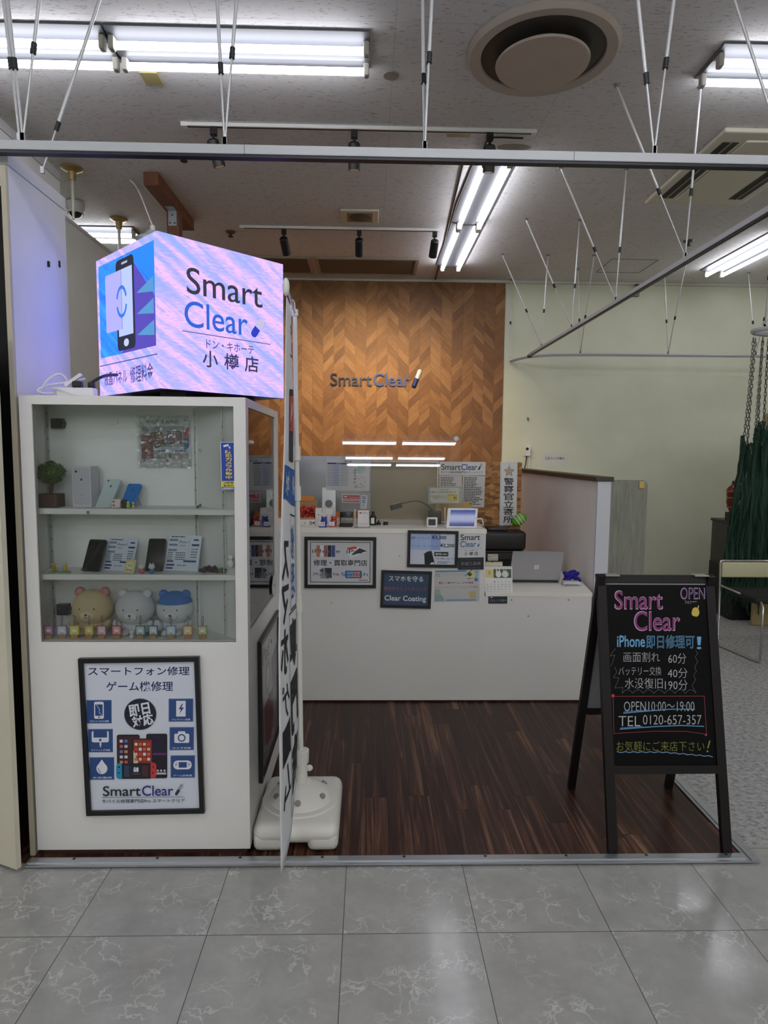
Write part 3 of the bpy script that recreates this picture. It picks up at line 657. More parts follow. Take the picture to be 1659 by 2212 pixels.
MB().box(wl, wr, CY0+.008, CY0+.013, wz, wt).build('front_glass', G_CLEAR, r)
MB().box(CX1-.012, CX1-.007, 2.486, 3.192, .885, wt).build('side_glass', G_SIDE, r)
for x, y in ((CX0+.016, 2.48), (CX0+.016, 2.60), (-.70, 2.622), (-.56, 2.49)):
    m = MB(); m.box(x, x+.003, y-.006, y+.003, .87, CT-.03); st_ = m.build('shelf_standard', cm('#a9abab', .4, .4), r)
    m = MB()
    for i in range(17): m.box(x-.001, x+.004, y-.004, y+.001, .93+i*.05, .937+i*.05)
    m.build('standard_slots', M_BLACK, st_)
for a in ((107, 900, 134, 928), (120, 1303, 147, 1333)):
    x0, x1, z0, z1 = fr(*a, 2.60); h = thing  # hinge cups of the rear door
    m = MB().box(x0, x1, 2.605, 2.629, z0+.006, z1-.006, bev=.003).cyl(((x0+x1)/2+.008, 2.60, (z0+z1)/2), ((x0+x1)/2+.008, 2.629, (z0+z1)/2), .02, n=16).box(x0+.004, x1-.004, 2.598, 2.606, (z0+z1)/2-.008, (z0+z1)/2+.008, bev=.002)
    m.build('hinge', cm('#3b3a3b', .35, .7), r)
for q in ((190, 1107, 2.462), (432, 972, 2.60)):
    p = U(q[0], q[1], Y=q[2]); MB().sph(p, .0052, 12).build('shelf_stud', M_CHROME, r, smooth=80)

# ---------------- things on the shelves
GREEN = NT('leaf_green'); _n = GREEN.noise(GREEN.geo(), 90, 2); GREEN.col(GREEN.ramp(_n, [(.3, lin('#253d17')), (.7, lin('#5c7a33'))])); GREEN.rough(.55); GREEN = GREEN.m
x0, x1, z0, z1 = fr(85, 1074, 131, 1100, 2.535); cx = (x0+x1)/2
r = thing('topiary_plant', 'small round topiary tree in a dark wooden pot on the top shelf', 'plant', (cx, 2.54, Z1))
MB().box(cx-.041, cx+.041, 2.505, 2.575, Z1, Z1+.052, bev=.003).build('pot', cm('#4b2d22', .6, bump=.3, bscale=60), r)
MB().tube([(cx+.002, 2.54, Z1+.05), (cx+.006, 2.54, Z1+.075), (cx+.012, 2.54, Z1+.105)], [.007, .006, .005], n=8, smooth=1).build('trunk', cm('#5a3b2c', .8), r, smooth=60)
m = MB(); R_ = random.Random(3); fc = Vector((cx+.005, 2.54, Z1+.134)); m.sph(fc, (.040, .034, .032), 14)
for i in range(430):
    d = Vector((R_.gauss(0, 1), R_.gauss(0, 1), R_.gauss(0, 1))).normalized(); p = fc + Vector((d.x*.047, d.y*.04, d.z*.038))*R_.uniform(.85, 1.08)
    t = d.orthogonal().normalized(); t = Matrix.Rotation(R_.uniform(0, 6.3), 3, d) @ t; b = (d*.6+t).normalized()*.0105; sd = d.cross(t)*.0042; up_ = d*.001
    a = [p, p+b*.5+sd, p+b, p+b*.5-sd]; m.prism(a, up_)
m.build('foliage', GREEN, r)

def slab(name, label, cat, bl, br, tl, Y0, lean, thick, matl, rad=.008, parent=None, zfix=None, group=None):
    """a rounded slab leaning back; its picture corners fix its width, height and turn"""
    P = U(*bl, Y=Y0); s = 1.0
    if zfix is not None: P.z = zfix + .0005
    wy = 0.; hv = U(*tl, Y=Y0+lean)-U(*bl, Y=Y0)
    for _ in range(12):
        wv = U(*br, Y=Y0+wy)-U(*bl, Y=Y0); wv.z = 0; wy = max(-.7*abs(wv.x), min(.7*abs(wv.x), -(hv.x*wv.x)/lean))
    nr = wv.cross(hv).normalized(); w, h = wv.length, hv.length; wu, hu = wv/w, hv/h
    hu = (hu - wu*hu.dot(wu)).normalized()
    o = thing(name, label, cat, P, group=group) if parent is None else parent
    pts = []
    for cx_, cy2, a0 in ((w-rad, rad, -90), (w-rad, h-rad, 0), (rad, h-rad, 90), (rad, rad, 180)):
        for i in range(6):
            a = math.radians(a0+18*i); pts.append(P + wu*(cx_+rad*math.cos(a)) + hu*(cy2+rad*math.sin(a)))
    MB().prism(pts, -nr*thick).build('body' if cat == 'phone' else 'sheet', matl, o)
    return o, P, wu*w, hu*h, nr
def apple(A, cx, cy, s, col):
    A.ell(cx-s*.16, cy+s*.08, s*.36, s*.46, col); A.ell(cx+s*.16, cy+s*.08, s*.36, s*.46, col); A.ell(cx+s*.12, cy-s*.58, s*.1, s*.2, col, rot=.5); return A
# phone box
x0, x1, z0, z1 = fr(148, 1010, 195, 1098, 2.54)
r = thing('phone_box', 'white phone box with a rear view of a phone on its front', 'box', ((x0+x1)/2, 2.56, Z1), rotz=-.22)
bw, bh = (x1-x0)*.99, z1-z0; Mr = world_of(r)
MB().box(-bw/2, bw/2, -.0, .05, 0, bh, bev=.0015, M=Mr).build('box_body', cm('#cfccd4', .4), r)
A = Art(0, 0, 100, 190)
A.rrect(11, 10, 90, 178, 10, '#8d8b98'); A.rrect(12, 11, 89, 177, 9.5, '#c4c1cc'); A.ell(23, 25, 6, 6, '#17161b'); A.ell(37, 25, 2, 2, '#77747d'); apple(A, 50, 62, 10, '#1d1b22'); A.text('iPhone', 43, 132, 60, 137, '#35333b')
f = lambda x, z: Mr @ Vector((x, -.0003, z))
A.build('printed_front', r, f(-bw/2, bh), f(bw/2, bh), f(-bw/2, 0), base='#cfccd4', thick=.0002)
def back_art(o, P, w, h, nr, colr, cam_dx=.18):
    A = Art(0, 0, 100, 200); A.ell(16, 14, 6, 6, '#111114'); A.ell(33, 14, 2.5, 2.5, '#55575c'); apple(A, 50, 52, 13, '#2b3138')
    A.build('back_print', o.children[0], P+h+nr*.0004, P+h+w+nr*.0004, P+nr*.0004, base=None)
o, P, w, h, nr = slab('phone', 'white phone leaning with its back to the front, beside the phone box', 'phone', (205, 1093), (236, 1096), (231, 1032), 2.545, .062, .0075, cm('#c9dadb', .25), zfix=Z1, group='phones on the top shelf')
back_art(o, P, w, h, nr, None)
o, P, w, h, nr = slab('phone', 'blue phone leaning with its back to the front on the top shelf', 'phone', (258, 1086), (287, 1089), (277, 1036), 2.56, .055, .0075, cm('#1a78d0', .35), zfix=Z1, group='phones on the top shelf')
back_art(o, P, w, h, nr, None)
def stand(o, P, w, h, nr):
    MB().prism([P+w*.2-nr*.010, P+w*.8-nr*.010, P+w*.8+h*.72-nr*.010, P+w*.2+h*.72-nr*.010], -nr*.002).build('easel_back', glass('acrylic_easel', (.95, .97, .97, 1), .02, 1.4), o)
    q = P+w*.5+h*.7-nr*.012; MB().tube([q, Vector((q.x+.02, min(q.y+.035, 2.62), P.z+.002))], .0012, n=6).build('easel_leg', cm('#8b8d8d', .3, .5), o)
stand(o, P, w, h, nr)
# charms and figures (plain generic stand-ins)
def fig(name, label, cx, y, z, parts, cat='figurine', group=None):
    r = thing(name, label, cat, (cx, y, z), group=group)
    for nm, (dx, dy, dz), rad, colr in parts: MB().sph((cx+dx, y+dy, z+dz), rad, 14).build(nm, cm(colr, .45), r, smooth=80)
    return r
x0, x1, z0, z1 = fr(241, 1078, 276, 1101, 2.505); cx = (x0+x1)/2
r = thing('fabric_charm', 'white and black padded charm lying before the blue phone', 'charm', (cx, 2.505, Z1))
MB().box(x0, cx+.006, 2.495, 2.515, Z1, Z1+.036, bev=.008, seg=3).build('pale_half', cm('#ddd2cc', .7), r, smooth=60)
MB().box(cx+.006, x1, 2.497, 2.513, Z1, Z1+.034, bev=.008, seg=3).build('dark_half', cm('#2b2a2e', .7), r, smooth=60)
MB().sph((x0+.012, 2.495, Z1+.026), (.005, .002, .003), 10).sph((x0+.012, 2.495, Z1+.012), (.005, .002, .003), 10).build('pink_spots', cm('#b3374f', .6), r, smooth=80)
p = U(277, 1100, Y=2.487); fig('figurine', 'tiny lime green figurine in front of the blue phone', p.x, 2.487, Z1, [('body', (0, 0, .010), (.007, .006, .010), '#a8c53a'), ('head', (0, 0, .023), (.0055, .005, .005), '#d3dfa0')], group='tiny green and yellow figurines')
p = U(288, 1100, Y=2.487); fig('figurine', 'tiny yellow figurine with a red scarf beside the lime green one', p.x, 2.487, Z1, [('body', (0, 0, .009), (.005, .005, .009), '#cfc73f'), ('head', (0, 0, .022), (.0045, .0045, .004), '#e5dfb0'), ('scarf', (0, 0, .017), (.0052, .0052, .0018), '#b23a2b')], group='tiny green and yellow figurines')
p = U(430, 1090, Y=2.56); q = U(425, 1118, Y=2.465)
r = thing('artificial_sprig', 'small green leaf sprig draped over the right end of the top shelf', 'plant', p); m = MB()
for i in range(14):
    c_ = p.lerp(q, i/14) + Vector((R_.uniform(-.008, .008), 0, R_.uniform(-.004, .006))); m.sph(c_, (.005, .0022, .0035), 8)
m.tube([p, p.lerp(q, .5)+Vector((0, -.012, .012)), q], .001, n=5, smooth=1); m.build('leaves', GREEN, r, smooth=80)
# shelf two
def info_card(label, bl, br, tl, Y0, seed, model):
    o, P, w, h, nr = slab('price_card', label, 'card', bl, br, tl, Y0, .045, .0015, cm('#cdd6e2', .4), rad=.001, zfix=Z2, group='price cards on the middle shelf')
    A = Art(0, 0, 190, 215); B_ = '#1f3a78'; K = '#23262e'
    A.text('ARROWS...', 20, 6, 70, 14, K) if False else A.smallprint(20, 4, 95, 14, 1, K, seed)
    for y, w_ in ((24, 46), (54, 46), (86, 46)): A.rect(12, y, 12+w_, y+11, B_); A.smallprint(15, y+3, 10+w_, y+8, 1, '#cfd8ea', seed+y)
    A.text(model, 66, 32, 128, 48, K); A.rect(148, 22, 176, 32, B_); A.rect(140, 52, 182, 64, B_)
    A.text('Apple', 70, 58, 105, 68, K)
    for i in range(4): A.smallprint(12, 104+i*13, 40, 112+i*13, 1, K, seed+i); A.smallprint(56, 104+i*13, 112, 112+i*13, 1, K, seed+9+i); A.smallprint(142, 80+i*16, 178, 88+i*16, 1, K, seed+30+i)
    A.rect(12, 154, 48, 164, B_); A.rect(104, 152, 176, 163, B_); A.rect(12, 176, 56, 187, B_); A.rect(12, 196, 50, 206, B_)
    A.text('¥25,000' if seed == 2 else '¥7,900', 70, 178, 122, 190, K); A.line([(128, 20), (128, 145)], .8, '#8f9db8'); A.line([(10, 148), (180, 148)], .8, '#8f9db8')
    A.build('printed_card', o.children[0], P+h+nr*.0003, P+h+w+nr*.0003, P+nr*.0003, base=None)
for lab, a, lc, b, sd, mod in (('left black phone standing with its screen forward on the middle shelf', ((176, 1233), (213, 1236), (194, 1164)), 'left blue and white price card behind the left black phone', ((221, 1231), (285, 1233), (235, 1162)), 5, 'iPhone 8'),
        ('right black phone standing with its screen forward on the middle shelf', ((312, 1231), (350, 1236), (322, 1160)), 'right blue and white price card behind the right black phone', ((354, 1232), (427, 1234), (364, 1156)), 2, 'iPhone 11')):
    o, P, w, h, nr = slab('phone', lab, 'phone', *a, 2.535, .055, .008, cm('#1c1c20', .3), zfix=Z2, group='black phones on the middle shelf')
    A = Art(0, 0, 100, 200); A.rrect(3, 3, 97, 197, 9, '#060608'); A.rrect(30, 3, 70, 9, 2.5, '#0e0e11'); A.build('screen', o.children[0], P+h+nr*.0004, P+h+w+nr*.0004, P+nr*.0004, base=None, rough=.08)
    MB().prism([P+nr*.004-w*.02, P+w*1.02+nr*.004, P+w*1.02+h*.08+nr*.004, P-w*.02+h*.08+nr*.004], nr*.002).build('stand_lip', glass('acrylic_lip', (.9, .92, .92, 1), .02, 1.4), o)
    info_card(lc, *b, 2.562, sd, mod)
o, P, w, h, nr = slab('sticker_card', 'tilted cream card with dots leaning on the left price card', 'card', (267, 1236), (288, 1242), (274, 1207), 2.515, .012, .001, cm('#dcd3a2', .5), rad=.001, zfix=Z2)
A = Art(0, 0, 100, 100); A.ell(50, 50, 34, 36, '#efe6bb'); A.ell(38, 45, 4, 5, '#2c2823'); A.ell(62, 45, 4, 5, '#2c2823'); A.rect(20, 74, 80, 80, '#8d7a4a'); A.build('print', o, P+h+nr*.0003, P+h+w+nr*.0003, P+nr*.0003, base=None)
for i, (pxx, lab, c1, c2) in enumerate(((117, 'yellow figurine on a green leaf base at the left end of the middle shelf', '#c9a83a', '#b58a2c'), (141, 'second yellow figurine on a green leaf base, nearer the left black phone', '#c8b95c', '#b9a94c'))):
    p = U(pxx, 1238, Y=2.50); r = fig('figurine', lab, p.x, 2.50, Z2+.004, [('body', (0, 0, .012), (.008, .007, .010), c2), ('head', (0, 0, .027), (.009, .008, .0085), c1), ('beak', (0, -.008, .026), (.002, .003, .0015), '#8a4a1c')], group='yellow figurines')
    MB().cyl((p.x, 2.50, Z2), (p.x, 2.50, Z2+.0042), .020, n=20).build('leaf_base', cm('#7fae55', .6), r, smooth=30)
for pxx, lab, c1, c2 in ((306, 'white figurine in a pink pot in front of the right black phone', '#dcd6d2', '#b9536a'), (328, 'white and blue figurine in front of the right black phone', '#cdd3da', '#3c66a8')):
    p = U(pxx, 1238, Y=2.49); fig('figurine', lab, p.x, 2.49, Z2, [('body', (0, 0, .009), (.012, .009, .009), c2), ('head', (0, 0, .027), (.012, .010, .0105), c1), ('ear', (-.006, 0, .038), (.003, .003, .004), c1), ('ear', (.006, 0, .038), (.003, .003, .004), c1)], group='white figurines on the middle shelf')
r = thing('grape_bunch', 'dark bunch of artificial grapes on the middle shelf', 'fruit', (U(452, 1235, Y=2.52).x, 2.515, Z2)); bx = r.location.x; m = MB(); 
for i in range(46):
    u = R_.uniform(-1, 1); m.sph((bx+u*.036, 2.515+R_.uniform(-.012, .012), Z2+.007+abs(R_.gauss(0, .009))*(1-abs(u)*.6)), .0068, 10)
m.build('grapes', cm('#3b1d26', .25), r, smooth=80); MB().tube([(bx-.038, 2.515, Z2+.01), (bx-.02, 2.515, Z2+.022), (bx+.01, 2.515, Z2+.024)], .0015, smooth=1).build('stem', cm('#4a3a24', .7), r)
p = U(480, 1238, Y=2.495); m = MB()
for i in range(16): m.sph((p.x+R_.uniform(-.012, .012), 2.495+R_.uniform(-.005, .005), Z2+.006+R_.uniform(0, .014)), (.007, .004, .005), 8)
tag(m.build('artificial_leaf', GREEN, smooth=80), 'green leaf tuft beside the dark grapes', 'plant')
p = U(499, 1214, Y=2.452); r = fig('figurine', 'white ghost-like ornament stuck inside the glass at the right stile', p.x-.004, 2.457, p.z-.02, [('body', (0, 0, .012), (.013, .006, .016), '#dcdad6'), ('head', (0, 0, .036), (.011, .006, .010), '#e3e1dd')], cat='ornament')
# bottom: three plain stuffed bears and a row of charms
def plush(label, cxp, cyp, rx, main, second, muzzle, earc, y=2.560):
    c_ = U(cxp, cyp, Y=y); k = rx/1392*y; r = thing('stuffed_toy', label, 'stuffed toy', (c_.x, y, Z3), group='stuffed toys at the bottom of the cabinet')
    fab = cm(main, .95, bump=.5, bscale=420); fab2 = cm(second, .95, bump=.5, bscale=420); hz = c_.z
    MB().sph((c_.x, y, hz), (k, .064, k*.93), 28).build('head', fab, r, smooth=80); hd = r.children[0]
    bh = hz-k*.55-Z3; MB().sph((c_.x, y+.006, Z3+bh*.5), (k*.78, .05, bh*.62), 24).build('body', fab2, r, smooth=80)
    for s in (-1, 1):
        e = MB().sph((c_.x+s*k*.62, y, hz+k*.80), (k*.26, .016, k*.26), 16).build('ear', cm(earc, .95, bump=.5, bscale=420), hd, smooth=80)
        MB().sph((c_.x+s*k*.80, y-.03, Z3+bh*.62), (k*.20, .022, k*.34), 14, M=Matrix.Rotation(s*.5, 4, 'Y')).build('arm', fab2, r, smooth=80)
        MB().sph((c_.x+s*k*.36, y-.040, Z3+k*.17), (k*.24, .03, k*.18), 14).build('foot', fab2, r, smooth=80)
        MB().sph((c_.x+s*k*.34, y-.0565, hz+k*.08), (.0045, .0035, .0045), 12).build('eye', cm('#121112', .12), hd, smooth=80)
    MB().sph((c_.x, y-.056, hz-k*.26), (k*.36, .014, k*.26), 18).build('muzzle', cm(muzzle, .95, bump=.5, bscale=420), hd, smooth=80)
    MB().sph((c_.x, y-.0695, hz-k*.18), (.0055, .003, .0038), 12).build('nose', cm('#3a2a26', .5), hd, smooth=80)
    m = MB().tube([(c_.x, y-.071, hz-k*.22), (c_.x, y-.0705, hz-k*.34)], .0008, n=5).tube([(c_.x-k*.12, y-.0685, hz-k*.33), (c_.x, y-.0705, hz-k*.37), (c_.x+k*.12, y-.0685, hz-k*.33)], .0008, n=5, smooth=1); m.build('mouth', cm('#3a2a26', .6), hd)
    return r
plush('cream stuffed bear with pink ears at the left of the cabinet bottom', 201, 1312, 43, '#cbb98f', '#c7b189', '#d8c9a6', '#bb7d78')
plush('plain white stuffed bear in the middle of the cabinet bottom', 293, 1314, 42, '#c9cbcd', '#cfd0d2', '#d8d8d8', '#c4c6c9')
pb = plush('white stuffed bear in a blue cap at the right of the cabinet bottom', 378, 1314, 39, '#cfd2d6', '#cfd2d6', '#d9dbdd', '#3f74bb')
pc = U(378, 1314, Y=2.56); pk = 39/1392*2.56
MB().lathe([(math.cos(a)*1.035, math.sin(a)*1.05) for a in (math.radians(22+68*i/9) for i in range(9))] + [(0, 1.05)], (0, 0, 0), 32, M=Matrix.Translation((pc.x, 2.56, pc.z)) @ Matrix.Diagonal((pk, .064, pk*.93, 1))).build('cap', cm('#3f74bb', .95, bump=.5, bscale=420), pb, smooth=80)
for i, (pxx, lab, c1, c2) in enumerate(((106, 'purple and pink', '#7b5b9a', '#d08fa8'), (135, 'lavender', '#8e86b8', '#d8d5e0'), (162, 'lemon yellow', '#c9b233', '#e6d98a'), (194, 'mustard yellow', '#bfa52e', '#e2d07c'), (221, 'pink', '#c15f84', '#e3d6da'), (253, 'red', '#b23b4e', '#e2a9a0'), (304, 'teal', '#3f8488', '#c5cfd0'), (332, 'blue', '#3f7396', '#d0d8de'), (370, 'sky blue', '#5e97bd', '#d3dde4'), (406, 'orange', '#c98534', '#e6d6a2'), (438, 'green', '#73a04a', '#d9c3a8'))):
    y = 2.474; c_ = U(pxx, 1386, Y=y); x = c_.x; r = thing('acrylic_charm', '%s square charm on a small wooden stand at the cabinet bottom' % lab, 'charm', (x, y, Z3), rotz=R_.uniform(-.2, .2), group='square charms in the cabinet'); Mr = world_of(r)
    MB().box(-.0125, .0125, -.007, .007, 0, .014, bev=.001, M=Mr).build('wooden_stand', cm('#b08a58', .6), r)
    A = Art(0, 0, 40, 42); A.rrect(4, 4, 36, 38, 4, c2); A.ell(20, 22, 9, 8, '#efeae4'); A.rect(12, 32, 28, 35, c1)
    t = lambda a, b: Mr @ Vector((a, -.003, b)); A.build('tile', r, t(-.018, .052), t(.018, .052), t(-.018, .014), base=c1, thick=.004)
    MB().tube([Mr @ Vector(q) for q in ((0, 0, .052), (-.003, .0, .066), (-.001, .0, .09), (.003, .0, .092), (.004, .0, .07), (.001, 0, .054))], .0011, n=6, smooth=1).build('strap', cm('#6b6a70' if i % 2 else '#8a5f5f', .5), r)
p = U(285, 1388, Y=2.47); fig('figurine', 'tiny white figurine between the charms in front of the white bear', p.x, 2.47, Z3, [('body', (0, 0, .010), (.010, .008, .010), '#cfc8c4'), ('head', (0, 0, .028), (.011, .009, .010), '#d8d2ce')])
# plastic sleeve poster on the back panel and a scrap of paper, sticker on the glass
a, b, c_ = quad(((299, 899), (410, 899), (300, 1009)), 2.624)
A = Art(0, 0, 111, 110); A.text('中古端末買取店', 16, 8, 88, 16, '#25306a', .015); A.rect(6, 22, 106, 92, '#8e9499'); A.rect(4, 40, 30, 92, '#7a3b40'); A.rect(30, 66, 106, 80, '#b9bfc6'); A.poly([(24, 36), (48, 32), (57, 62), (34, 70)], '#23242c'); A.poly([(27, 38), (47, 35), (54, 60), (35, 67)], '#5c3c3c')
A.rect(60, 32, 92, 60, '#1c1f2b'); A.rect(62, 34, 90, 57, '#7d5a6c'); A.rect(96, 24, 108, 46, '#a83848'); A.rect(96, 46, 108, 72, '#2b4a82')
for gx, gy in ((38, 36), (43, 36), (38, 42), (43, 42), (38, 48), (43, 48), (70, 33), (75, 33), (70, 39), (75, 39)): A.rect(gx, gy, gx+3.4, gy+4, '#d99a72' if gx < 60 else '#d7c6d2')
A.smallprint(40, 72, 100, 78, 1, '#3d5aa0', 4); A.text('高価買取', 62, 84, 92, 92, '#b8632f', .01)
pr = thing('sleeved_poster', 'poster in a crinkled clear plastic sleeve on the cabinet back', 'poster', a); A.build('poster', pr, a, b, c_, base='#c2c8ca')
m = MB(); nx, nz = 26, 26; gv = [[m.bm.verts.new(Vector((a.x-.006+(b.x-a.x+.012)*i/nx, 2.616+noise.noise(Vector((i*.55, j*.7, 3)))*.004, c_.z-.004+(a.z-c_.z+.008)*j/nz))) for i in range(nx+1)] for j in range(nz+1)]
for j in range(nz):
    for i in range(nx): m.bm.faces.new((gv[j][i], gv[j][i+1], gv[j+1][i+1], gv[j+1][i]))
sl = m.build('plastic_sleeve', glass('plastic_film', (.97, .98, .98, 1), .12, 1.5), pr); sl.modifiers.new('thickness', 'SOLIDIFY').thickness = .0006
p = [U(*q, Y=2.626) for q in ((238, 905), (255, 904), (253, 915), (235, 919))]; tag(MB().prism(p, (0, -.0015, 0)).build('paper_scrap', M_WHITEP), 'small scrap of white paper on the cabinet back', 'paper')
a, b, c_ = quad(((476, 955), (506, 955), (479, 1057)), CY0+.0065)
A = Art(0, 0, 30, 102); A.rect(0, 0, 30, 102, '#dfe3e8'); A.rect(1, 1, 29, 84, '#1c3f9e'); A.rect(1, 84, 29, 97, '#d6c51f'); A.rect(1, 97, 29, 101, '#1c3f9e'); A.poly([(6, 7), (17, 4), (18, 8), (7, 11)], '#dfe6ee'); A.poly([(17, 10), (21, 9), (21, 14), (19, 14)], '#dfe6ee')
A.vtext('防犯カメラ作動中', 10, 17, 24, 80, '#e8d21c', .015); A.text('24時間', 5, 85.5, 26, 90, '#1a2a6a', .02); A.text('監視中', 5, 91.5, 26, 96, '#1a2a6a', .02); A.smallprint(4, 98, 26, 100.5, 1, '#dfe6ee', 3)
tag(A.build('security_sticker', None, a, b, c_, base='#dfe3e8', thick=.0006), 'blue and yellow security camera sticker on the front glass', 'sticker')

# ---------------- poster in a black frame on the cabinet front
def framed(label, cat, a, b, c_, fw, depth, art, name='framed_poster', base='#d9dbe2', frame='#111113', group=None, rough=.25):
    """black frame around artwork; a,b,c_ = outer corners TL,TR,BL on the wall plane"""
    r = thing(name, label, cat, c_, group=group); ux = (b-a); uy = (a-c_); w, h = ux.length, uy.length; ux.normalize(); uy.normalize(); n = ux.cross(uy).normalized(); o = c_
    m = MB()
    P_ = lambda x, y, z: o+ux*x+uy*y+n*z
    for x0, y0, x1, y1 in ((0, 0, w, fw), (0, h-fw, w, h), (0, fw, fw, h-fw), (w-fw, fw, w, h-fw)):
        m.prism([P_(x0, y0, .0005), P_(x1, y0, .0005), P_(x1, y1, .0005), P_(x0, y1, .0005)], n*depth)
    m.build('frame', cm(frame, .35), r)
    art.build('poster', r, P_(fw*.8, h-fw*.8, depth*.45), P_(w-fw*.8, h-fw*.8, depth*.45), P_(fw*.8, fw*.8, depth*.45), base=base, thick=depth*.3, rough=rough)
    return r
A = Art(110, 100, 960, 1232)
_add = A.add; A.add = lambda v, f, col: _add([(x-.041*(y-100)-4, y+.012*(x-500)) for x, y in v], f, col)
NV = '#22285c'; BX = '#2b4a82'; W_ = '#dfe2ea'
A.text('スマートフォン修理', 152, 142, 918, 208, NV, .014); A.text('ゲーム機修理', 287, 252, 793, 326, NV, .014)
for x0, y0, x1, y1, t in ((137, 390, 327, 566, 'フロントパネル交換'), (146, 608, 335, 785, 'ライトニング交換'), (155, 822, 344, 995, '水没復旧'), (760, 382, 947, 556, 'バッテリー交換'), (767, 597, 953, 772, 'カメラ交換'), (775, 812, 962, 983, 'ゲーム機修理')):
    A.rect(x0, y0, x1, y1, BX); A.frame(x0+4, y0+4, x1-4, y1-4, 2, '#5f7db0'); A.text(t, x0+22, y1-24, x1-22, y1-10, W_, .01)
A.rrect(195, 402, 268, 530, 12, W_); A.rect(203, 422, 260, 508, BX); A.line([(212, 424), (238, 462), (232, 480), (256, 506)], 3, W_); A.ell(232, 519, 6, 6, BX)
A.poly([(175, 622), (305, 622), (305, 672), (175, 672)], BX); A.rrect(175, 622, 305, 708, 14, W_); A.rect(188, 622, 292, 672, BX); A.ell(240, 690, 10, 10, BX); A.rect(237, 705, 245, 744, W_); A.rect(233, 716, 249, 726, W_)
A.ell(250, 908, 42, 42, W_); A.poly([(250, 838), (288, 892), (212, 892)], W_); A.line([(222, 905), (228, 925), (242, 938)], 5, BX)
A.rect(818, 398, 890, 516, W_); A.poly([(862, 420), (836, 462), (854, 462), (844, 494), (878, 448), (858, 448), (870, 420)], BX)
A.rrect(804, 646, 918, 716, 10, W_); A.rrect(832, 628, 888, 660, 8, W_); A.ell(860, 678, 30, 30, BX); A.ell(860, 678, 20, 20, W_)
A.rrect(797, 850, 938, 918, 32, W_); A.rect(838, 862, 900, 905, BX); A.line([(812, 880), (822, 870)], 4, BX); A.line([(812, 892), (826, 878)], 4, BX); A.line([(908, 880), (918, 870)], 4, BX); A.line([(910, 892), (924, 878)], 4, BX)
A.ell(545, 497, 122, 118, '#1c1b33'); A.text('即日', 458, 416, 618, 508, W_, .03, rot=-.17); A.text('対応', 482, 500, 646, 588, W_, .03, rot=-.17)
A.rrect(590, 645, 750, 985, 14, '#141019'); A.rect(598, 655, 744, 800, '#191430'); A.rect(598, 792, 744, 806, '#6a2f78'); A.rect(598, 806, 744, 960, '#1d1422'); A.rect(620, 940, 742, 956, '#b9b9c4')
for i in range(3): A.ell(678+i*26, 926, 8, 8, '#c9c9d2')
A.rrect(366, 650, 540, 985, 16, '#15131a'); A.rect(374, 660, 532, 975, '#3c1f26'); A.rrect(484, 680, 640, 985, 14, '#221617'); A.rect(492, 690, 632, 975, '#8f3426'); A.poly([(492, 770), (530, 860), (492, 900)], '#c9c4a8')
for i in range(5):
    for j in range(2): A.rrect(388+j*36, 688+i*40, 412+j*36, 710+i*40, 5, ('#d2d6da', '#c65b53', '#5d7fc4', '#cfcfd6', '#d98d58')[(i+j*2) % 5])
for i in range(4):
    for j in range(4): A.rrect(502+j*32, 712+i*38, 524+j*32, 734+i*38, 5, ('#d8d8d8', '#cf6c40', '#d7b8a0', '#c8452f')[(i*3+j) % 4])
A.rrect(360, 866, 430, 988, 26, '#1f8fb8'); A.rrect(600, 862, 668, 984, 26, '#c6393a'); A.rect(404, 868, 624, 986, '#121214'); A.rect(420, 882, 608, 972, '#1c2430'); A.rect(420, 882, 460, 972, '#2b3f5a'); A.rect(560, 882, 608, 972, '#4a2630')
A.rrect(494, 898, 511, 934, 7, W_); A.rrect(514, 898, 531, 934, 7, W_); A.ell(503, 910, 4, 4, '#1c2430'); A.rect(490, 944, 542, 952, '#8e3038'); A.ell(383, 896, 7, 7, '#112233'); A.ell(380, 940, 6, 6, '#112233'); A.ell(640, 940, 7, 7, '#331111'); A.ell(645, 895, 6, 6, '#331111')
logo_line(A, 258, 1030, 888, 1120, '#1a1b2a', '#262f7e', .008); A.rect(250, 1126, 886, 1129, '#3b3f5e'); A.text('モバイル修理専門店Pro スマートクリア', 252, 1142, 886, 1172, '#2a2d44', .008)
a, b, c_ = quad(((173, 1420), (432, 1416), (187, 1757)), CY0); dy = Vector((0, -.0015, 0))
framed('black framed poster with six blue icon squares on the cabinet front', 'poster', a+dy, b+dy, c_+dy, .018, .018, A, base='#d4d8e4')
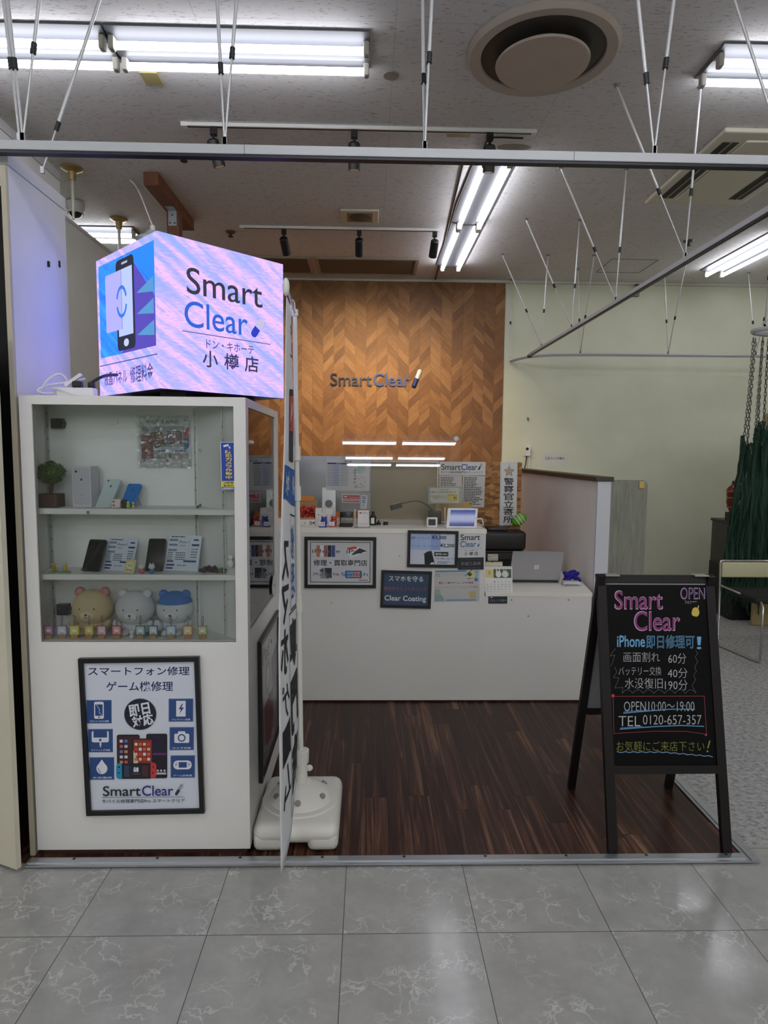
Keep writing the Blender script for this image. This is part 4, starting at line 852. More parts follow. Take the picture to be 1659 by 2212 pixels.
# ---------------- framed poster on the right side of the cabinet
A = Art(0, 0, 100, 110); A.rect(0, 58, 100, 110, '#6d6063'); A.text('iPad・', 8, 8, 62, 22, '#4d4d55'); A.text('iPhone', 12, 92, 70, 104, '#8b8387'); A.ell(38, 40, 14, 16, '#8e8e92'); A.ell(38, 40, 8, 10, '#b7b5b6'); A.poly([(20, 62), (48, 56), (70, 84), (52, 100), (26, 96)], '#5a2a30'); A.poly([(60, 30), (94, 24), (96, 80), (72, 86)], '#787379'); A.rect(6, 30, 10, 60, '#5f5d63')
xs = CX1+.0015
framed('black framed poster on the right side of the cabinet, half hidden by the banner', 'poster', Vector((xs, 2.635, .80)), Vector((xs, 3.19, .80)), Vector((xs, 2.635, .185)), .022, .016, A, base='#a9a8a9')
p = U(592, 1285, X=CX1); r = thing('cat_sticker', 'small white oval sticker on the cabinet side glass above the side poster', 'sticker', p); A = Art(0, 0, 40, 60); A.ell(20, 30, 19, 29, '#cfcfcf'); A.rect(12, 24, 16, 30, '#333333'); A.rect(24, 30, 28, 38, '#333333'); A.build('print', r, Vector((CX1+.0005, 3.05, .99)), Vector((CX1+.0005, 3.20, .99)), Vector((CX1+.0005, 3.05, .89)), base=None)

# ---------------- glowing cube on the cabinet
LC, LR, LL = Vector((-.776, 2.452, 0)), Vector((-.372, 2.852, 0)), Vector((-1.160, 2.852, 0)); zb, zt = 1.822, 2.388
LB = LR+LL-LC
r = thing('led_cube_sign', 'glowing cube shop sign with two lit screens on top of the cabinet', 'sign', (LC.x, 2.85, 1.79))
cen = (LC+LB)/2; sh = lambda p, k: cen+(p-cen)*k
MB().prism([(*sh(p, .992).xy, zb) for p in (LC, LR, LB, LL)], (0, 0, zt-zb)).build('cube_body', cm('#1a1a20', .4), r)
for p in (LC.lerp(cen, .45), LB.lerp(cen, .4), LL.lerp(cen, .5), Vector((-.56, 2.9, 0))): MB().box(p.x-.05, p.x+.05, p.y-.04, p.y+.04, 1.7905, zb).build('foot', M_BLACK, r)
def m_led(name, kind):
    t = NT(name); P = t.geo(); x, y, z = t.xyz(P)
    s = t.math('MULTIPLY', x, 1.414)
    w1 = t.noise(t.comb(t.math('MULTIPLY', s, 3), t.math('ADD', t.math('MULTIPLY', z, 24), t.math('MULTIPLY', s, 15)), 0), 1., 2, .5, .3)
    w2 = t.noise(t.comb(t.math('MULTIPLY', s, 30), t.math('MULTIPLY', z, 150), 0), 1., 2)
    f = t.math('ADD', t.math('MULTIPLY', w1, .72), t.math('MULTIPLY', w2, .3))
    if kind == 'bg': c = t.ramp(f, [(.28, (.06, .34, 1)), (.40, (.20, .24, 1)), (.51, (.34, .28, 1)), (.60, (.56, .32, .80)), (.68, (.26, .25, 1)), (.78, (.07, .36, 1))]); st = 1.8
    else: c = t.ramp(f, [(.3, (.004, .05, .85)), (.5, (.008, .105, 1)), (.7, (.02, .16, 1))]); st = 2.8
    dots = t.math('ADD', .86, t.math('MULTIPLY', .28, t.math('FRACT', t.math('MULTIPLY', z, 200.))))
    t.b.inputs['Base Color'].default_value = (.02, .02, .02, 1); t.set(t.b.inputs['Emission Color'], c); t.set(t.b.inputs['Emission Strength'], t.math('MULTIPLY', dots, st*LED_POWER)); t.rough(.6); return t.m
LEDBG, LEDBL = m_led('led_screen_glow', 'bg'), m_led('led_screen_blue', 'blue')
ld = lambda h, s=1.: emat(h, s*LED_POWER*.95)
A = Art(0, 0, 100, 100)
A.text('Smart', 20, 18, 81, 35.5, ld('#2a2838', .9), .004); A.text('Clear', 18, 40, 68, 57.5, ld('#1560d8', 1.), .004); A.pill(72, 57, 81, 44, 2.7, ld('#cfc4ea'), ld('#1232c8'))
A.rect(16, 60.5, 88, 61.1, ld('#5a5480')); A.text('ドン・キホーテ', 34, 63.8, 73, 70, ld('#4c4666'), .008); A.text('小', 31, 71.5, 43, 83, ld('#35324a'), .015); A.text('樽', 48, 71.5, 60, 83, ld('#35324a'), .015); A.text('店', 65, 71.5, 77, 83, ld('#35324a'), .015)
n1 = Vector((LR.y-LC.y, -(LR.x-LC.x), 0)).normalized()*.002
A.build('right_screen', r, Vector((*LC.xy, zt))+n1, Vector((*LR.xy, zt))+n1, Vector((*LC.xy, zb))+n1, base=None, basemat=LEDBG, thick=.003)
A = Art(0, 0, 100, 100); A.rect(4, 5, 96, 72, LEDBL); A.poly([(64, 12), (96, 40), (96, 72), (40, 72), (64, 62)], ld('#5a49c8', .9)); A.poly([(56, 5), (96, 5), (96, 34)], ld('#0b86ff', 1.1))
for yy in (30, 44, 58): A.poly([(68, yy+4), (94, yy-3), (94, yy+7)], ld('#59a6e0', .9))
A.rrect(35, 7, 65, 70, 4, ld('#141a2a', .6)); A.rect(38, 14, 62, 60, ld('#b6c6ff', 1.15)); A.rrect(45, 9.5, 55, 11, .7, ld('#c9d2ee', .8)); A.ell(50, 65, 4.2, 2.7, ld('#cfd8f4', 1.)); A.rrect(16, 14, 44, 55, 2, ld('#b3b0ff', 1.1)); A.line([(44, 14), (44, 55)], .7, ld('#6b78c8'))
for a0 in (20, 200): A.line([(44+8*math.cos(math.radians(a0+i*14)), 36+10*math.sin(math.radians(a0+i*14))) for i in range(11)], 2.4, ld('#2f7cf0', 1.))
A.rect(2, 77.3, 98, 78, ld('#4a4a90')); A.text('液晶パネル', 9, 83, 50, 93, ld('#544a78'), .012); A.text('修理料金', 55, 82, 91, 94, ld('#544a78'), .012)
n2 = Vector(((LC.y-LL.y), -(LC.x-LL.x), 0)).normalized()*.002
A.build('left_screen', r, Vector((*LL.xy, zt))+n2, Vector((*LC.xy, zt))+n2, Vector((*LL.xy, zb))+n2, base=None, basemat=LEDBG, thick=.003)
# power strip and its cables on top of the cabinet
r = thing('power_strip', 'white power strip with tangled cables beside the glowing cube', 'power strip', (-1.19, 2.55, CT))
sb = MB().box(-1.185, -1.045, 2.50, 2.548, CT+.001, CT+.036, bev=.006).build('strip_body', M_WHITEP, r)
MB().box(-1.128, -1.095, 2.506, 2.54, CT+.036, CT+.062, bev=.006).build('black_plug', M_BLACK, r)
MB().box(-1.07, -1.048, 2.51, 2.535, CT+.036, CT+.058, bev=.004).tube([(-1.06, 2.52, CT+.055), (-1.035, 2.53, CT+.075), (-1.03, 2.6, CT+.095), (-1.022, 2.68, CT+.105)], .006, smooth=2).build('black_cable', M_BLACK, r, smooth=50)
m = MB(); 
for pts in (((-1.18, 2.52, CT+.02), (-1.22, 2.51, CT+.012), (-1.265, 2.5, CT+.02), (-1.24, 2.55, CT+.05), (-1.16, 2.56, CT+.06), (-1.10, 2.56, CT+.075)), ((-1.265, 2.52, CT+.004), (-1.235, 2.54, CT+.07), (-1.19, 2.56, CT+.10), (-1.17, 2.58, CT+.06), (-1.2, 2.6, CT+.01)), ((-1.17, 2.53, CT+.01), (-1.2, 2.49, CT+.03), (-1.16, 2.48, CT+.03), (-1.1, 2.47, CT+.006), (-1.06, 2.47, CT+.005))):
    m.tube(pts, .0042, smooth=3)
m.build('white_cable', M_WHITEP, r, smooth=60)
MB().bar((-1.16, 2.53, CT+.045), (-1.10, 2.53, CT+.088), .016, .012).build('cable_plug', M_WHITEP, r)

# ================================================================ banner on its weighted base
bx, by = -.281, 2.652
r = thing('banner_stand', 'white vertical banner on a pole in a weighted base beside the cabinet', 'banner', (bx, by, 0))
M_PE = cm('#dcd9d0', .45, bump=.08, bscale=40)
m = MB()
m.box(bx-.172, bx+.172, by-.215, by+.215, .026, .112, bev=.042, seg=5); m.box(bx-.170, bx-.045, by-.213, by+.213, .0, .08, bev=.028, seg=4); m.box(bx+.045, bx+.170, by-.213, by+.213, 0, .08, bev=.028, seg=4)
m.build('water_base', M_PE, r, smooth=40)
dm_ = MB().lathe([(.165, .108), (.158, .118), (.135, .120), (.128, .132), (.11, .150), (.075, .165), (.055, .170), (.05, .172), (.0, .172)], (bx, by, 0), 40).build('base_dome', M_PE, r, smooth=50)
m = MB()
for a in range(6):
    t = math.radians(a*60+30); m.cyl((bx+.105*math.cos(t), by+.105*math.sin(t), .140), (bx+.115*math.cos(t), by+.115*math.sin(t), .154), .012, n=14)
m.build('dome_dimples', cm('#8d8a80', .6), dm_, smooth=40)
qx, qy = bx+.0, by+.02
sk = MB().lathe([(.03, .165), (.042, .168), (.044, .175), (.036, .178), (.028, .178), (.026, .26), (.033, .262), (.034, .315), (.027, .318), (.0, .318)], (qx, qy, 0), 28).build('pole_socket', M_PE, r, smooth=40)
MB().sph((qx+.035, qy, .235), (.016, .012, .014), 12).build('socket_screw', M_PE, sk, smooth=60)
ztop = U(634, 672, Y=qy).z; PB = U(650, 1690, Y=qy); PB.z = .30; PT = Vector((U(637, 672, Y=qy).x, qy, ztop))
MB().cyl(PB, PT, .0115, .009, n=16).build('pole', M_PE, r, smooth=60)
for z in (.95, 1.42, 1.585):
    p = PB.lerp(PT, (z-.3)/(ztop-.3)); MB().cyl((p.x, p.y, z-.03), (p.x, p.y, z+.03), .0155, n=16).build('pole_joint', M_PE, r, smooth=50)
MB().cyl((PT.x, PT.y, ztop-.02), (PT.x, PT.y, ztop+.006), .0135, n=14).build('pole_cap', M_PE, r, smooth=50)
# the cloth hangs from a short arm pointing out towards the aisle
yF = 2.215
polepx = [(0., 627, 690), (.2, 632, 860), (.45, 636, 1090), (.7, 642, 1350), (.88, 646, 1560), (1., 639, 1700)]
freepx = [(0., 619, 640), (.2, 612, 860), (.45, 606, 1070), (.7, 602, 1400), (.85, 604, 1650), (1., 607, 1895)]
def pwl(tab, v):
    for (a, x0, y0), (b, x1, y1) in zip(tab, tab[1:]):
        if v <= b: t = (v-a)/(b-a); return x0+(x1-x0)*t, y0+(y1-y0)*t
    return tab[-1][1:]
def cloth(u, v, w=0.):
    a = U(*pwl(polepx, v), Y=qy-.022); b = U(*pwl(freepx, v), Y=yF); p = a.lerp(b, u)
    bulge = .012*math.sin(math.pi*u)*(1+.5*math.sin(v*7)) + .007*math.sin(2*math.pi*u+v*5)*math.sin(math.pi*min(1, v*1.2+.1))
    return p + Vector((bulge*(.4+.6*u)+w, 0, .012*math.sin(u*3)*0))
m = MB(); NU, NVV = 14, 60; gv = [[m.bm.verts.new(cloth(i/NU, j/NVV)) for i in range(NU+1)] for j in range(NVV+1)]
for j in range(NVV):
    for i in range(NU): m.bm.faces.new((gv[j][i], gv[j][i+1], gv[j+1][i+1], gv[j+1][i]))
M_CLOTH = NT('banner_cloth'); M_CLOTH.col(lin('#dfe0e4')); M_CLOTH.rough(.8); M_CLOTH.b.inputs['Transmission Weight'].default_value = 0; M_CLOTH = M_CLOTH.m
cl = m.build('banner_cloth', M_CLOTH, r, smooth=80); cl.modifiers.new('thickness', 'SOLIDIFY').thickness = .0008
A = Art(0, 0, 100, 400)
A.text('Smart', 12, 12, 60, 24, '#23242c', .02); A.text('Clear', 12, 26, 52, 38, '#2a5fae', .02); A.smallprint(14, 40, 60, 44, 1, '#4a4d58', 2)
A.rrect(22, 72, 66, 142, 4, '#1b1a22'); A.rect(25, 78, 63, 112, '#b5463f'); A.rect(25, 112, 63, 138, '#10283f')
for i in range(4): A.rect(28+i*8, 84+((i*7) % 12), 33+i*8, 92+((i*5) % 14), '#d8cfd2')
A.rect(4, 148, 96, 182, '#1f5ca8'); A.text('ANA', 8, 154, 46, 172, '#dfe4ea', .01); A.text('Pay', 56, 152, 90, 178, '#dfe4ea', .01)
A.frame(8, 190, 44, 262, 1.2, '#26262c'); A.vtext('修理', 14, 196, 38, 256, '#2b62b4', .01); A.vtext('スマホ', 62, 208, 94, 300, '#16161c', .02); A.vtext('専門店', 10, 268, 52, 384, '#16161c', .035); A.frame(6, 264, 56, 390, 1.2, '#26262c'); A.vtext('ゲーム', 60, 302, 90, 372, '#16161c', .0)
_inv = world_of(r).inverted()
def banner_print(A, wside):
    mats = []; idx = {}; bm = bmesh.new()
    for L, (v, f, col) in enumerate(A.sh):
        if col not in idx: idx[col] = len(mats); mats.append(cm(col, .7))
        vv = [bm.verts.new((x, y, L)) for x, y in v]
        for q in f:
            try: bm.faces.new([vv[i] for i in q]).material_index = idx[col]
            except ValueError: pass
    bmesh.ops.triangulate(bm, faces=bm.faces)
    for _ in range(2): 
        le = [e for e in bm.edges if e.calc_length() > 9]
        if le: bmesh.ops.subdivide_edges(bm, edges=le, cuts=1); bmesh.ops.triangulate(bm, faces=bm.faces)
    for q in bm.verts:
        p = cloth(min(1, max(0, q.co.x/100)), min(1, max(0, q.co.y/400)), wside*(.0012+q.co.z*.00003)); q.co = _inv @ p
    me = bpy.data.meshes.new('banner_print'); bm.to_mesh(me); bm.free()
    for mm in mats: me.materials.append(mm)
    o = bpy.data.objects.new('banner_print', me); C.objects.link(o); o.parent = r
banner_print(A, -1); banner_print(A, 1)
AE = U(617, 618, Y=yF); MB().tube([PT+Vector((0, 0, -.012)), Vector((PT.x, PT.y-.03, ztop-.006)), AE+Vector((0, 0, .012))], .0045, smooth=1).build('banner_arm', M_PE, r, smooth=60)
MB().tube([PT+Vector((0, -.01, -.02)), PT+Vector((.004, -.03, .03)), PT+Vector((-.008, -.06, .035)), PT+Vector((-.01, -.05, -.03))], .0022, smooth=2).build('tie_loop', M_WHITEP, r, smooth=60)
m = MB().sph(AE+Vector((0, .01, .0)), (.012, .016, .03), 12).build('arm_cap', M_PE, r, smooth=60)
# ================================================================ reception counter and desk
YC = 4.0; ZT = 1.117; ZD = .713
M_CTR = cm('#e0ddd8', .4, bump=.05, bscale=80); M_TOP = cm('#ece6dc', .35)
r = thing('reception_counter', 'high white reception counter with framed posters on its front', 'counter', (-.1, 4.3, 0))
MB().box(-.95, .74, YC, YC+.02, .012, ZT-.028).box(.722, .74, YC+.02, 4.62, .012, ZT-.028).box(-.95, -.93, YC+.02, 4.62, .012, ZT-.028).build('front_panel', M_CTR, r)
MB().box(-.955, .745, YC-.003, 4.64, ZT-.028, ZT, bev=.002).build('worktop', M_TOP, r)
MB().box(-.94, .735, YC+.012, YC+.03, .0, .012).build('toe_kick', cm('#2a1c15', .7), r)
for q in ((737, 1150), (863, 1201), (698, 1213), (716, 1302), (1141, 1331)):
    p = U(*q, Y=YC-.0005)
    if p.x < .74: MB().cyl((p.x, YC-.002, p.z), (p.x, YC+.002, p.z), .006, n=12).build('screw_cap', cm('#b5b1aa', .5), r)
r = thing('reception_desk', 'lower white desk joined to the right of the reception counter', 'desk', (1.08, 4.2, 0))
MB().box(.7402, 1.425, YC, YC+.02, .012, ZD-.022).box(1.405, 1.425, YC+.02, 4.15, .012, ZD-.022).build('front_panel', M_CTR, r)
MB().prism([(.7465, YC-.003, ZD-.022), (1.428, YC-.003, ZD-.022), (1.495, 4.44, ZD-.022), (1.495, 4.75, ZD-.022), (.7465, 4.75, ZD-.022)], (0, 0, .022)).build('worktop', M_TOP, r)
MB().box(.745, 1.42, YC+.012, YC+.03, 0, .012).build('toe_kick', cm('#2a1c15', .7), r)
for q in ((1105, 1296), (1228, 1296), (1141, 1331)):
    p = U(*q, Y=YC); MB().cyl((p.x, YC-.002, p.z), (p.x, YC+.002, p.z), .006, n=12).build('screw_cap', cm('#9b9791', .5), r)
# ---------------- frames and sheets on the counter front (canvas = photo-crop units)
def on_front(pts, Y=YC, d=.0012): a, b, c_ = quad(pts, Y-d); return a, b, c_
K = '#1c1c22'
A = Art(98, 138, 660, 528); W1 = '#c9c9cd'
A.frame(126, 162, 630, 500, 5, '#17171c'); A.text('修理・買取専門店', 152, 310, 606, 362, '#2a2a31', .016)
for i, c_ in enumerate(('#b9794f', '#e3dfe0', '#a0605a', '#2b2c3a', '#3c5288')): A.rrect(176+i*32, 188, 206+i*32, 286, 6, c_)
A.text('iPhone', 140, 222, 378, 252, '#5c6070', .012, skew=.1); A.poly([(430, 200), (510, 190), (604, 235), (560, 260), (470, 298), (432, 250)], '#d9d9dd'); A.poly([(432, 206), (512, 194), (520, 216), (440, 226)], '#c05a36'); A.poly([(540, 210), (604, 235), (480, 270), (476, 262)], '#2b2d33'); A.text('iPad', 430, 222, 560, 256, '#454a54', .012)
A.poly([(200, 400), (230, 380), (300, 460), (270, 474)], '#555a60'); A.poly([(206, 470), (240, 395), (262, 470)], '#8d9298'); A.poly([(240, 380), (306, 380), (306, 472), (262, 420)], '#33363c'); A.text('Xperia', 140, 418, 370, 450, '#5d6672', .012)
A.rrect(420, 402, 560, 466, 10, '#33537f'); A.rect(432, 410, 486, 458, '#6fa0d0'); A.rect(486, 410, 548, 458, '#c98a78'); A.text('Switch', 385, 418, 612, 446, '#45618f', .004); A.smallprint(534, 478, 612, 488, 1, '#5c3038', 3)
a, b, c_ = on_front(((658, 1159), (813, 1160), (658, 1269))); framed('black framed landscape poster at the left of the counter front', 'poster', a, b, c_, .020, .016, A, base=W1)
A = Art(975, 85, 1360, 352)
A.rect(975, 85, 1232, 228, '#93a9d8'); A.rect(975, 85, 1150, 228, '#a9bbe2'); A.text('画面・コーティング', 986, 116, 1140, 140, '#5d6e98', .01); A.text('¥3,300', 1156, 106, 1280, 142, '#20233a', .02); A.text('ゲーム・コーティング', 990, 184, 1222, 206, '#6c7ca6', .006); A.text('¥2,200', 1228, 172, 1350, 208, '#20233a', .02)
A.poly([(1098, 268), (1128, 238), (1158, 234), (1192, 352), (1104, 352)], '#1b1b24'); A.poly([(1092, 262), (1120, 240), (1126, 246), (1100, 276)], '#3e3f4c'); A.poly([(1142, 352), (1160, 330), (1184, 330), (1186, 352)], '#d3d5dc')
A.rect(1182, 242, 1300, 278, '#17171c'); A.text('耐性10H', 1192, 250, 1290, 270, '#d8d8de', .01); A.text('だから傷がつきにくい', 1198, 290, 1350, 304, K, .006); A.smallprint(1208, 318, 1345, 342, 3, '#7d8290', 5)
a, b, c_ = on_front(((881, 1145), (990, 1147), (880, 1224))); framed('black framed price poster at the upper right of the counter front', 'poster', a, b, c_, .018, .016, A, base='#cdd2de')
A = Art(750, 425, 1135, 695)
A.text('スマホを守る', 795, 450, 1082, 496, '#d8dde4', .012); A.text('液体ガラスコーティング', 756, 540, 1112, 574, '#8d5a72', .006); A.text('Clear Coating', 766, 612, 1112, 668, '#d6dbe2', .016)
a, b, c_ = on_front(((824, 1231), (933, 1234), (822, 1311))); framed('black framed navy sign below the price poster on the counter', 'poster', a, b, c_, .016, .016, A, base='#364864')
def sheet(name, label, cat, pts, A, base, Y=YC, d=.0012, thick=.0006, group=None, mat_=None):
    a, b, c_ = on_front(pts, Y, d); return tag(A.build(name, None, a, b, c_, base=base, thick=thick, basemat=mat_), label, cat, group)
A = Art(1385, 62, 1610, 290); logo_two(A, 1398, 92, 1574, 200, '#1b1c26', '#1b5f9c', .012); A.rect(1394, 210, 1598, 213, '#a9adb5'); A.text('ドン・キホーテ', 1436, 222, 1548, 234, K, .012); A.text('小 樽 店', 1430, 240, 1552, 272, K, .012)
sheet('shop_sign_sheet', 'white shop name sheet at the right end of the counter front', 'sign', ((991, 1147), (1047, 1146), (991, 1205)), A, '#cfd0d0')
A = Art(1378, 292, 1598, 402); A.text('機械工具商', 1404, 330, 1572, 364, '#7d7d86', .012); A.smallprint(1400, 306, 1575, 314, 1, '#4d4d58', 2); A.smallprint(1406, 380, 1570, 392, 1, '#55555f', 3)
sheet('license_plate_sign', 'small black sign under the white shop name sheet', 'sign', ((989, 1205), (1045, 1204), (990, 1231)), A, '#25252d', d=.004, thick=.003)
A = Art(1172, 402, 1565, 675); A.rect(1184, 404, 1450, 418, '#5f8fb8'); A.text('Smart', 1186, 430, 1222, 444, K); A.text('Clear', 1186, 448, 1222, 460, '#2a5fa0'); A.rect(1240, 434, 1440, 442, '#b9b9b4')
for x, y, c_ in ((1500, 424, '#d2c95a'), (1530, 450, '#7fb0d8'), (1505, 468, '#e0d88a'), (1540, 420, '#87a7c9'), (1535, 486, '#4f86bd'), (1480, 440, '#3f4f46'), (1515, 445, '#cfc86a')): A.ell(x, y, 18, 16, c_)
A.line([(1440, 450), (1500, 400)], 6, '#39443c'); A.line([(1460, 480), (1512, 470)], 5, '#39443c')
A.text('開店・小樽でゲーム、スマホ修理', 1212, 502, 1510, 522, '#8a2f3c', .012); A.text('スマートクリア ドン・キホーテ小樽店', 1180, 540, 1550, 560, '#a58d8d', .008)
A.rect(1176, 565, 1226, 612, '#9cb0a6'); A.poly([(1176, 612), (1230, 612), (1254, 640), (1254, 670), (1176, 670)], '#8ca3a0'); A.rect(1270, 655, 1536, 668, '#7f9dbb'); A.smallprint(1276, 616, 1420, 646, 2, '#b3bcc6', 8); A.poly([(1470, 590), (1532, 586), (1530, 646), (1484, 646)], '#c3b27d')
sheet('flyer', 'pale flyer with yellow and blue flowers below the shop name sheet', 'flyer', ((938, 1232), (1036, 1231), (937, 1300)), A, '#c2c1bd')
A = Art(145, 1352, 316, 1430); A.rect(145, 1352, 316, 1378, '#2a3760'); A.poly([(160, 1370), (185, 1364), (186, 1372), (165, 1378)], '#aebbd8'); A.text('防犯カメラ作動中', 158, 1388, 306, 1414, '#8a8f3a', .012); A.rect(145, 1420, 316, 1430, '#2a3760')
sheet('security_sticker', 'small navy security sticker on the front of the low desk', 'sticker', ((1055, 1286), (1096, 1286), (1055, 1304)), A, '#23283a', d=.001)

# ================================================================ on the high counter
def stand_box(name, label, cat, px4, Y, z, depth, colr, group=None):
    x0, x1, z0, z1 = fr(*px4, Y); r = thing(name, label, cat, ((x0+x1)/2, Y, z), group=group); return r, x0, x1, z, z1
# computer seen from behind
Ym = 4.50; x0, x1, z0, z1 = fr(620, 985, 801, 1105, Ym); xc = U(711, 1090, Y=Ym).x
M_SIL = cm('#a3a5a8', .42, .55)
r = thing('desktop_computer', 'silver all-in-one computer with its back to the aisle on the counter', 'computer', (xc, Ym+.06, ZT))
Rm = Matrix.Translation((0, 0, 0))
m = MB().box(x0, x1, Ym+.004, Ym+.016, z0, z1, bev=.004, seg=2); ng = 16
gv = [[m.bm.verts.new((x0+.003+(x1-x0-.006)*i/ng, Ym+.0038-.03*(1-(2*i/ng-1)**4)*(1-(2*j/ng-1)**4), z0+.003+(z1-z0-.006)*j/ng)) for i in range(ng+1)] for j in range(ng+1)]
for j in range(ng):
    for i in range(ng): m.bm.faces.new((gv[j][i], gv[j][i+1], gv[j+1][i+1], gv[j+1][i]))
m.build('display_shell', M_SIL, r, smooth=40)
MB().box(x0+.01, x1-.01, Ym+.0155, Ym+.018, z0+.08, z1-.01).build('screen', cm('#08080a', .1), r)
zs = ZT
p1 = [U(*q, Y=Ym-.03) for q in ((703, 1045), (727, 1045), (729, 1112), (689, 1112))]
sx = xc
m = MB().prism([(sx-.048, Ym-.045, ZT+.001), (sx+.048, Ym-.045, ZT+.001), (sx+.045, Ym-.022, z0+.22), (sx-.045, Ym-.022, z0+.22)], (0, .008, .002)); m.box(sx-.075, sx+.075, Ym-.05, Ym+.12, ZT+.0005, ZT+.009, bev=.003); sd = m.build('stand', cm('#c6c8ca', .28, .6), r)
ph = U(708, 1088, Y=Ym-.05); MB().cyl((sx, Ym-.048, ph.z), (sx, Ym-.036, ph.z), .026, n=24).build('cable_hole', cm('#77797b', .4), sd)
A = Art(590, 490, 1250, 975)
A.rect(606, 548, 928, 572, '#2b4a8c'); A.smallprint(740, 553, 815, 566, 1, '#cdd6e8', 2); A.frame(606, 572, 928, 950, 2, '#8a93a6'); A.rect(690, 585, 800, 890, '#c3cbdb')
for i in range(13): A.smallprint(612, 590+i*25, 690, 602+i*25, 1, '#6d7690', i); A.smallprint(694, 590+i*25, 790, 602+i*25, 1, '#4d5876', i+40); A.smallprint(806, 590+i*25, 920, 602+i*25, 1, '#5a6378', i+80)
A.text('店舗一覧', 862, 515, 974, 535, K, .02); A.smallprint(1118, 522, 1236, 540, 1, '#8c96a8', 4)
A.poly([(1062, 540), (1085, 570), (1110, 588), (1150, 600), (1185, 602), (1168, 630), (1194, 640), (1150, 660), (1108, 704), (1078, 672), (1040, 690), (1010, 716), (992, 690), (1020, 650), (1052, 632), (1068, 600), (1056, 570)], '#9fc4bd')
rr = random.Random(5)
for i in range(26): x, y = rr.uniform(1000, 1190), rr.uniform(740, 900); A.rect(x, y, x+rr.uniform(4, 12), y+rr.uniform(6, 18), '#3a3f48')
for y in (640, 690, 730, 780, 830): A.rect(1022, y, 1036, y+26, '#3a3f48')
A.frame(985, 752, 1192, 944, 1.5, '#9aa2ad'); A.smallprint(1014, 914, 1160, 926, 1, '#5a6070', 9)
a, b, c_ = quad(((705, 991), (799, 993), (706, 1059)), Ym-.0285)
tag(A.build('price_list_sheet', None, a, b, c_, base='#cfd0d2', thick=.0008), 'white price list sheet with a blue header and green map on the computer back', 'sheet')
A = Art(820, 1022, 1095, 1152); A.rect(832, 1034, 1088, 1140, '#b02433'); A.rect(834, 1090, 1086, 1122, '#d9c5c8'); A.poly([(848, 1054), (886, 1044), (900, 1066), (860, 1072)], '#e4d3d4'); A.text('J-PowerPoint', 940, 1064, 1075, 1084, '#e4d3d4', .006); A.smallprint(838, 1096, 1082, 1116, 1, '#5a1a24', 3)
a, b, c_ = quad(((739, 1067), (778, 1068), (739, 1086)), Ym-.0265); tag(A.build('payment_sticker', None, a, b, c_, base='#d8d4d4', thick=.0006), 'red and white payment sticker on the back of the computer', 'sticker')
A = Art(1108, 1030, 1205, 1240); A.rect(1128, 1046, 1184, 1086, '#2a3a78'); A.text('JCB', 1132, 1052, 1180, 1080, '#dfe4ee', .02); A.rect(1130, 1104, 1178, 1150, '#2f7cc0'); A.text('AMEX', 1134, 1118, 1174, 1134, '#dfe8f2', .01); A.ell(1155, 1186, 10, 10, '#4a5568'); A.smallprint(1124, 1212, 1186, 1222, 1, '#7d8796', 3)
a, b, c_ = quad(((780, 1069), (794, 1070), (780, 1099)), Ym-.024); tag(A.build('card_logo_sticker', None, a, b, c_, base='#d3d6da', thick=.0006), 'narrow white card brand sticker at the right edge of the computer back', 'sticker')
# clear shield, taupe framed screen
tilt = math.radians(4.95)
x0, x1, z0, z1 = fr(737, 937, 1000, 1135, 4.24)
r = thing('acrylic_shield', 'clear acrylic counter shield reflecting the ceiling tubes', 'shield', ((x0+x1)/2, 4.24, ZT))
hh = z1-ZT; v = Vector((0, math.sin(tilt), math.cos(tilt)))*hh; b0_ = Vector((x0, 4.235, ZT+.002)); w_ = Vector((x1-x0, 0, 0))
MB().prism([b0_, b0_+w_, b0_+w_+v, b0_+v], (0, .004, 0)).build('acrylic_sheet', glass('acrylic', (.975, .965, .965, 1), 0., 1.47), r)
for s in (x0+.03, x1-.05): MB().box(s, s+.02, 4.20, 4.27, ZT+.0003, ZT+.004).build('foot', glass('acrylic_foot', (.9, .9, .9, 1), .02, 1.45), r)
p = U(987, 947, Y=4.25); p.y = 4.235+math.tan(tilt)*(p.z-ZT)-.001; r = tag(MB().cyl(p, p+Vector((0, -.001, 0)), .016, n=28).build('round_sticker', cm('#c9d3cf', .4)), 'small round pale sticker at the top right corner of the acrylic shield', 'sticker')
x0, x1, z0, z1 = fr(770, 995, 946, 1128, 4.60)
r = thing('taupe_screen', 'low taupe glass screen with a thin white frame behind the computer', 'screen', ((x0+x1)/2, 4.6, ZT))
MB().box(x0, x1-.01, 4.596, 4.604, ZT+.001, z1-.01).build('screen_pane', cm('#8d8068', .12), r)
MB().box(x0, x1, 4.59, 4.61, z1-.012, z1).box(x1-.010, x1, 4.59, 4.61, ZT+.001, z1-.012).build('frame', cm('#cfcac0', .4), r)
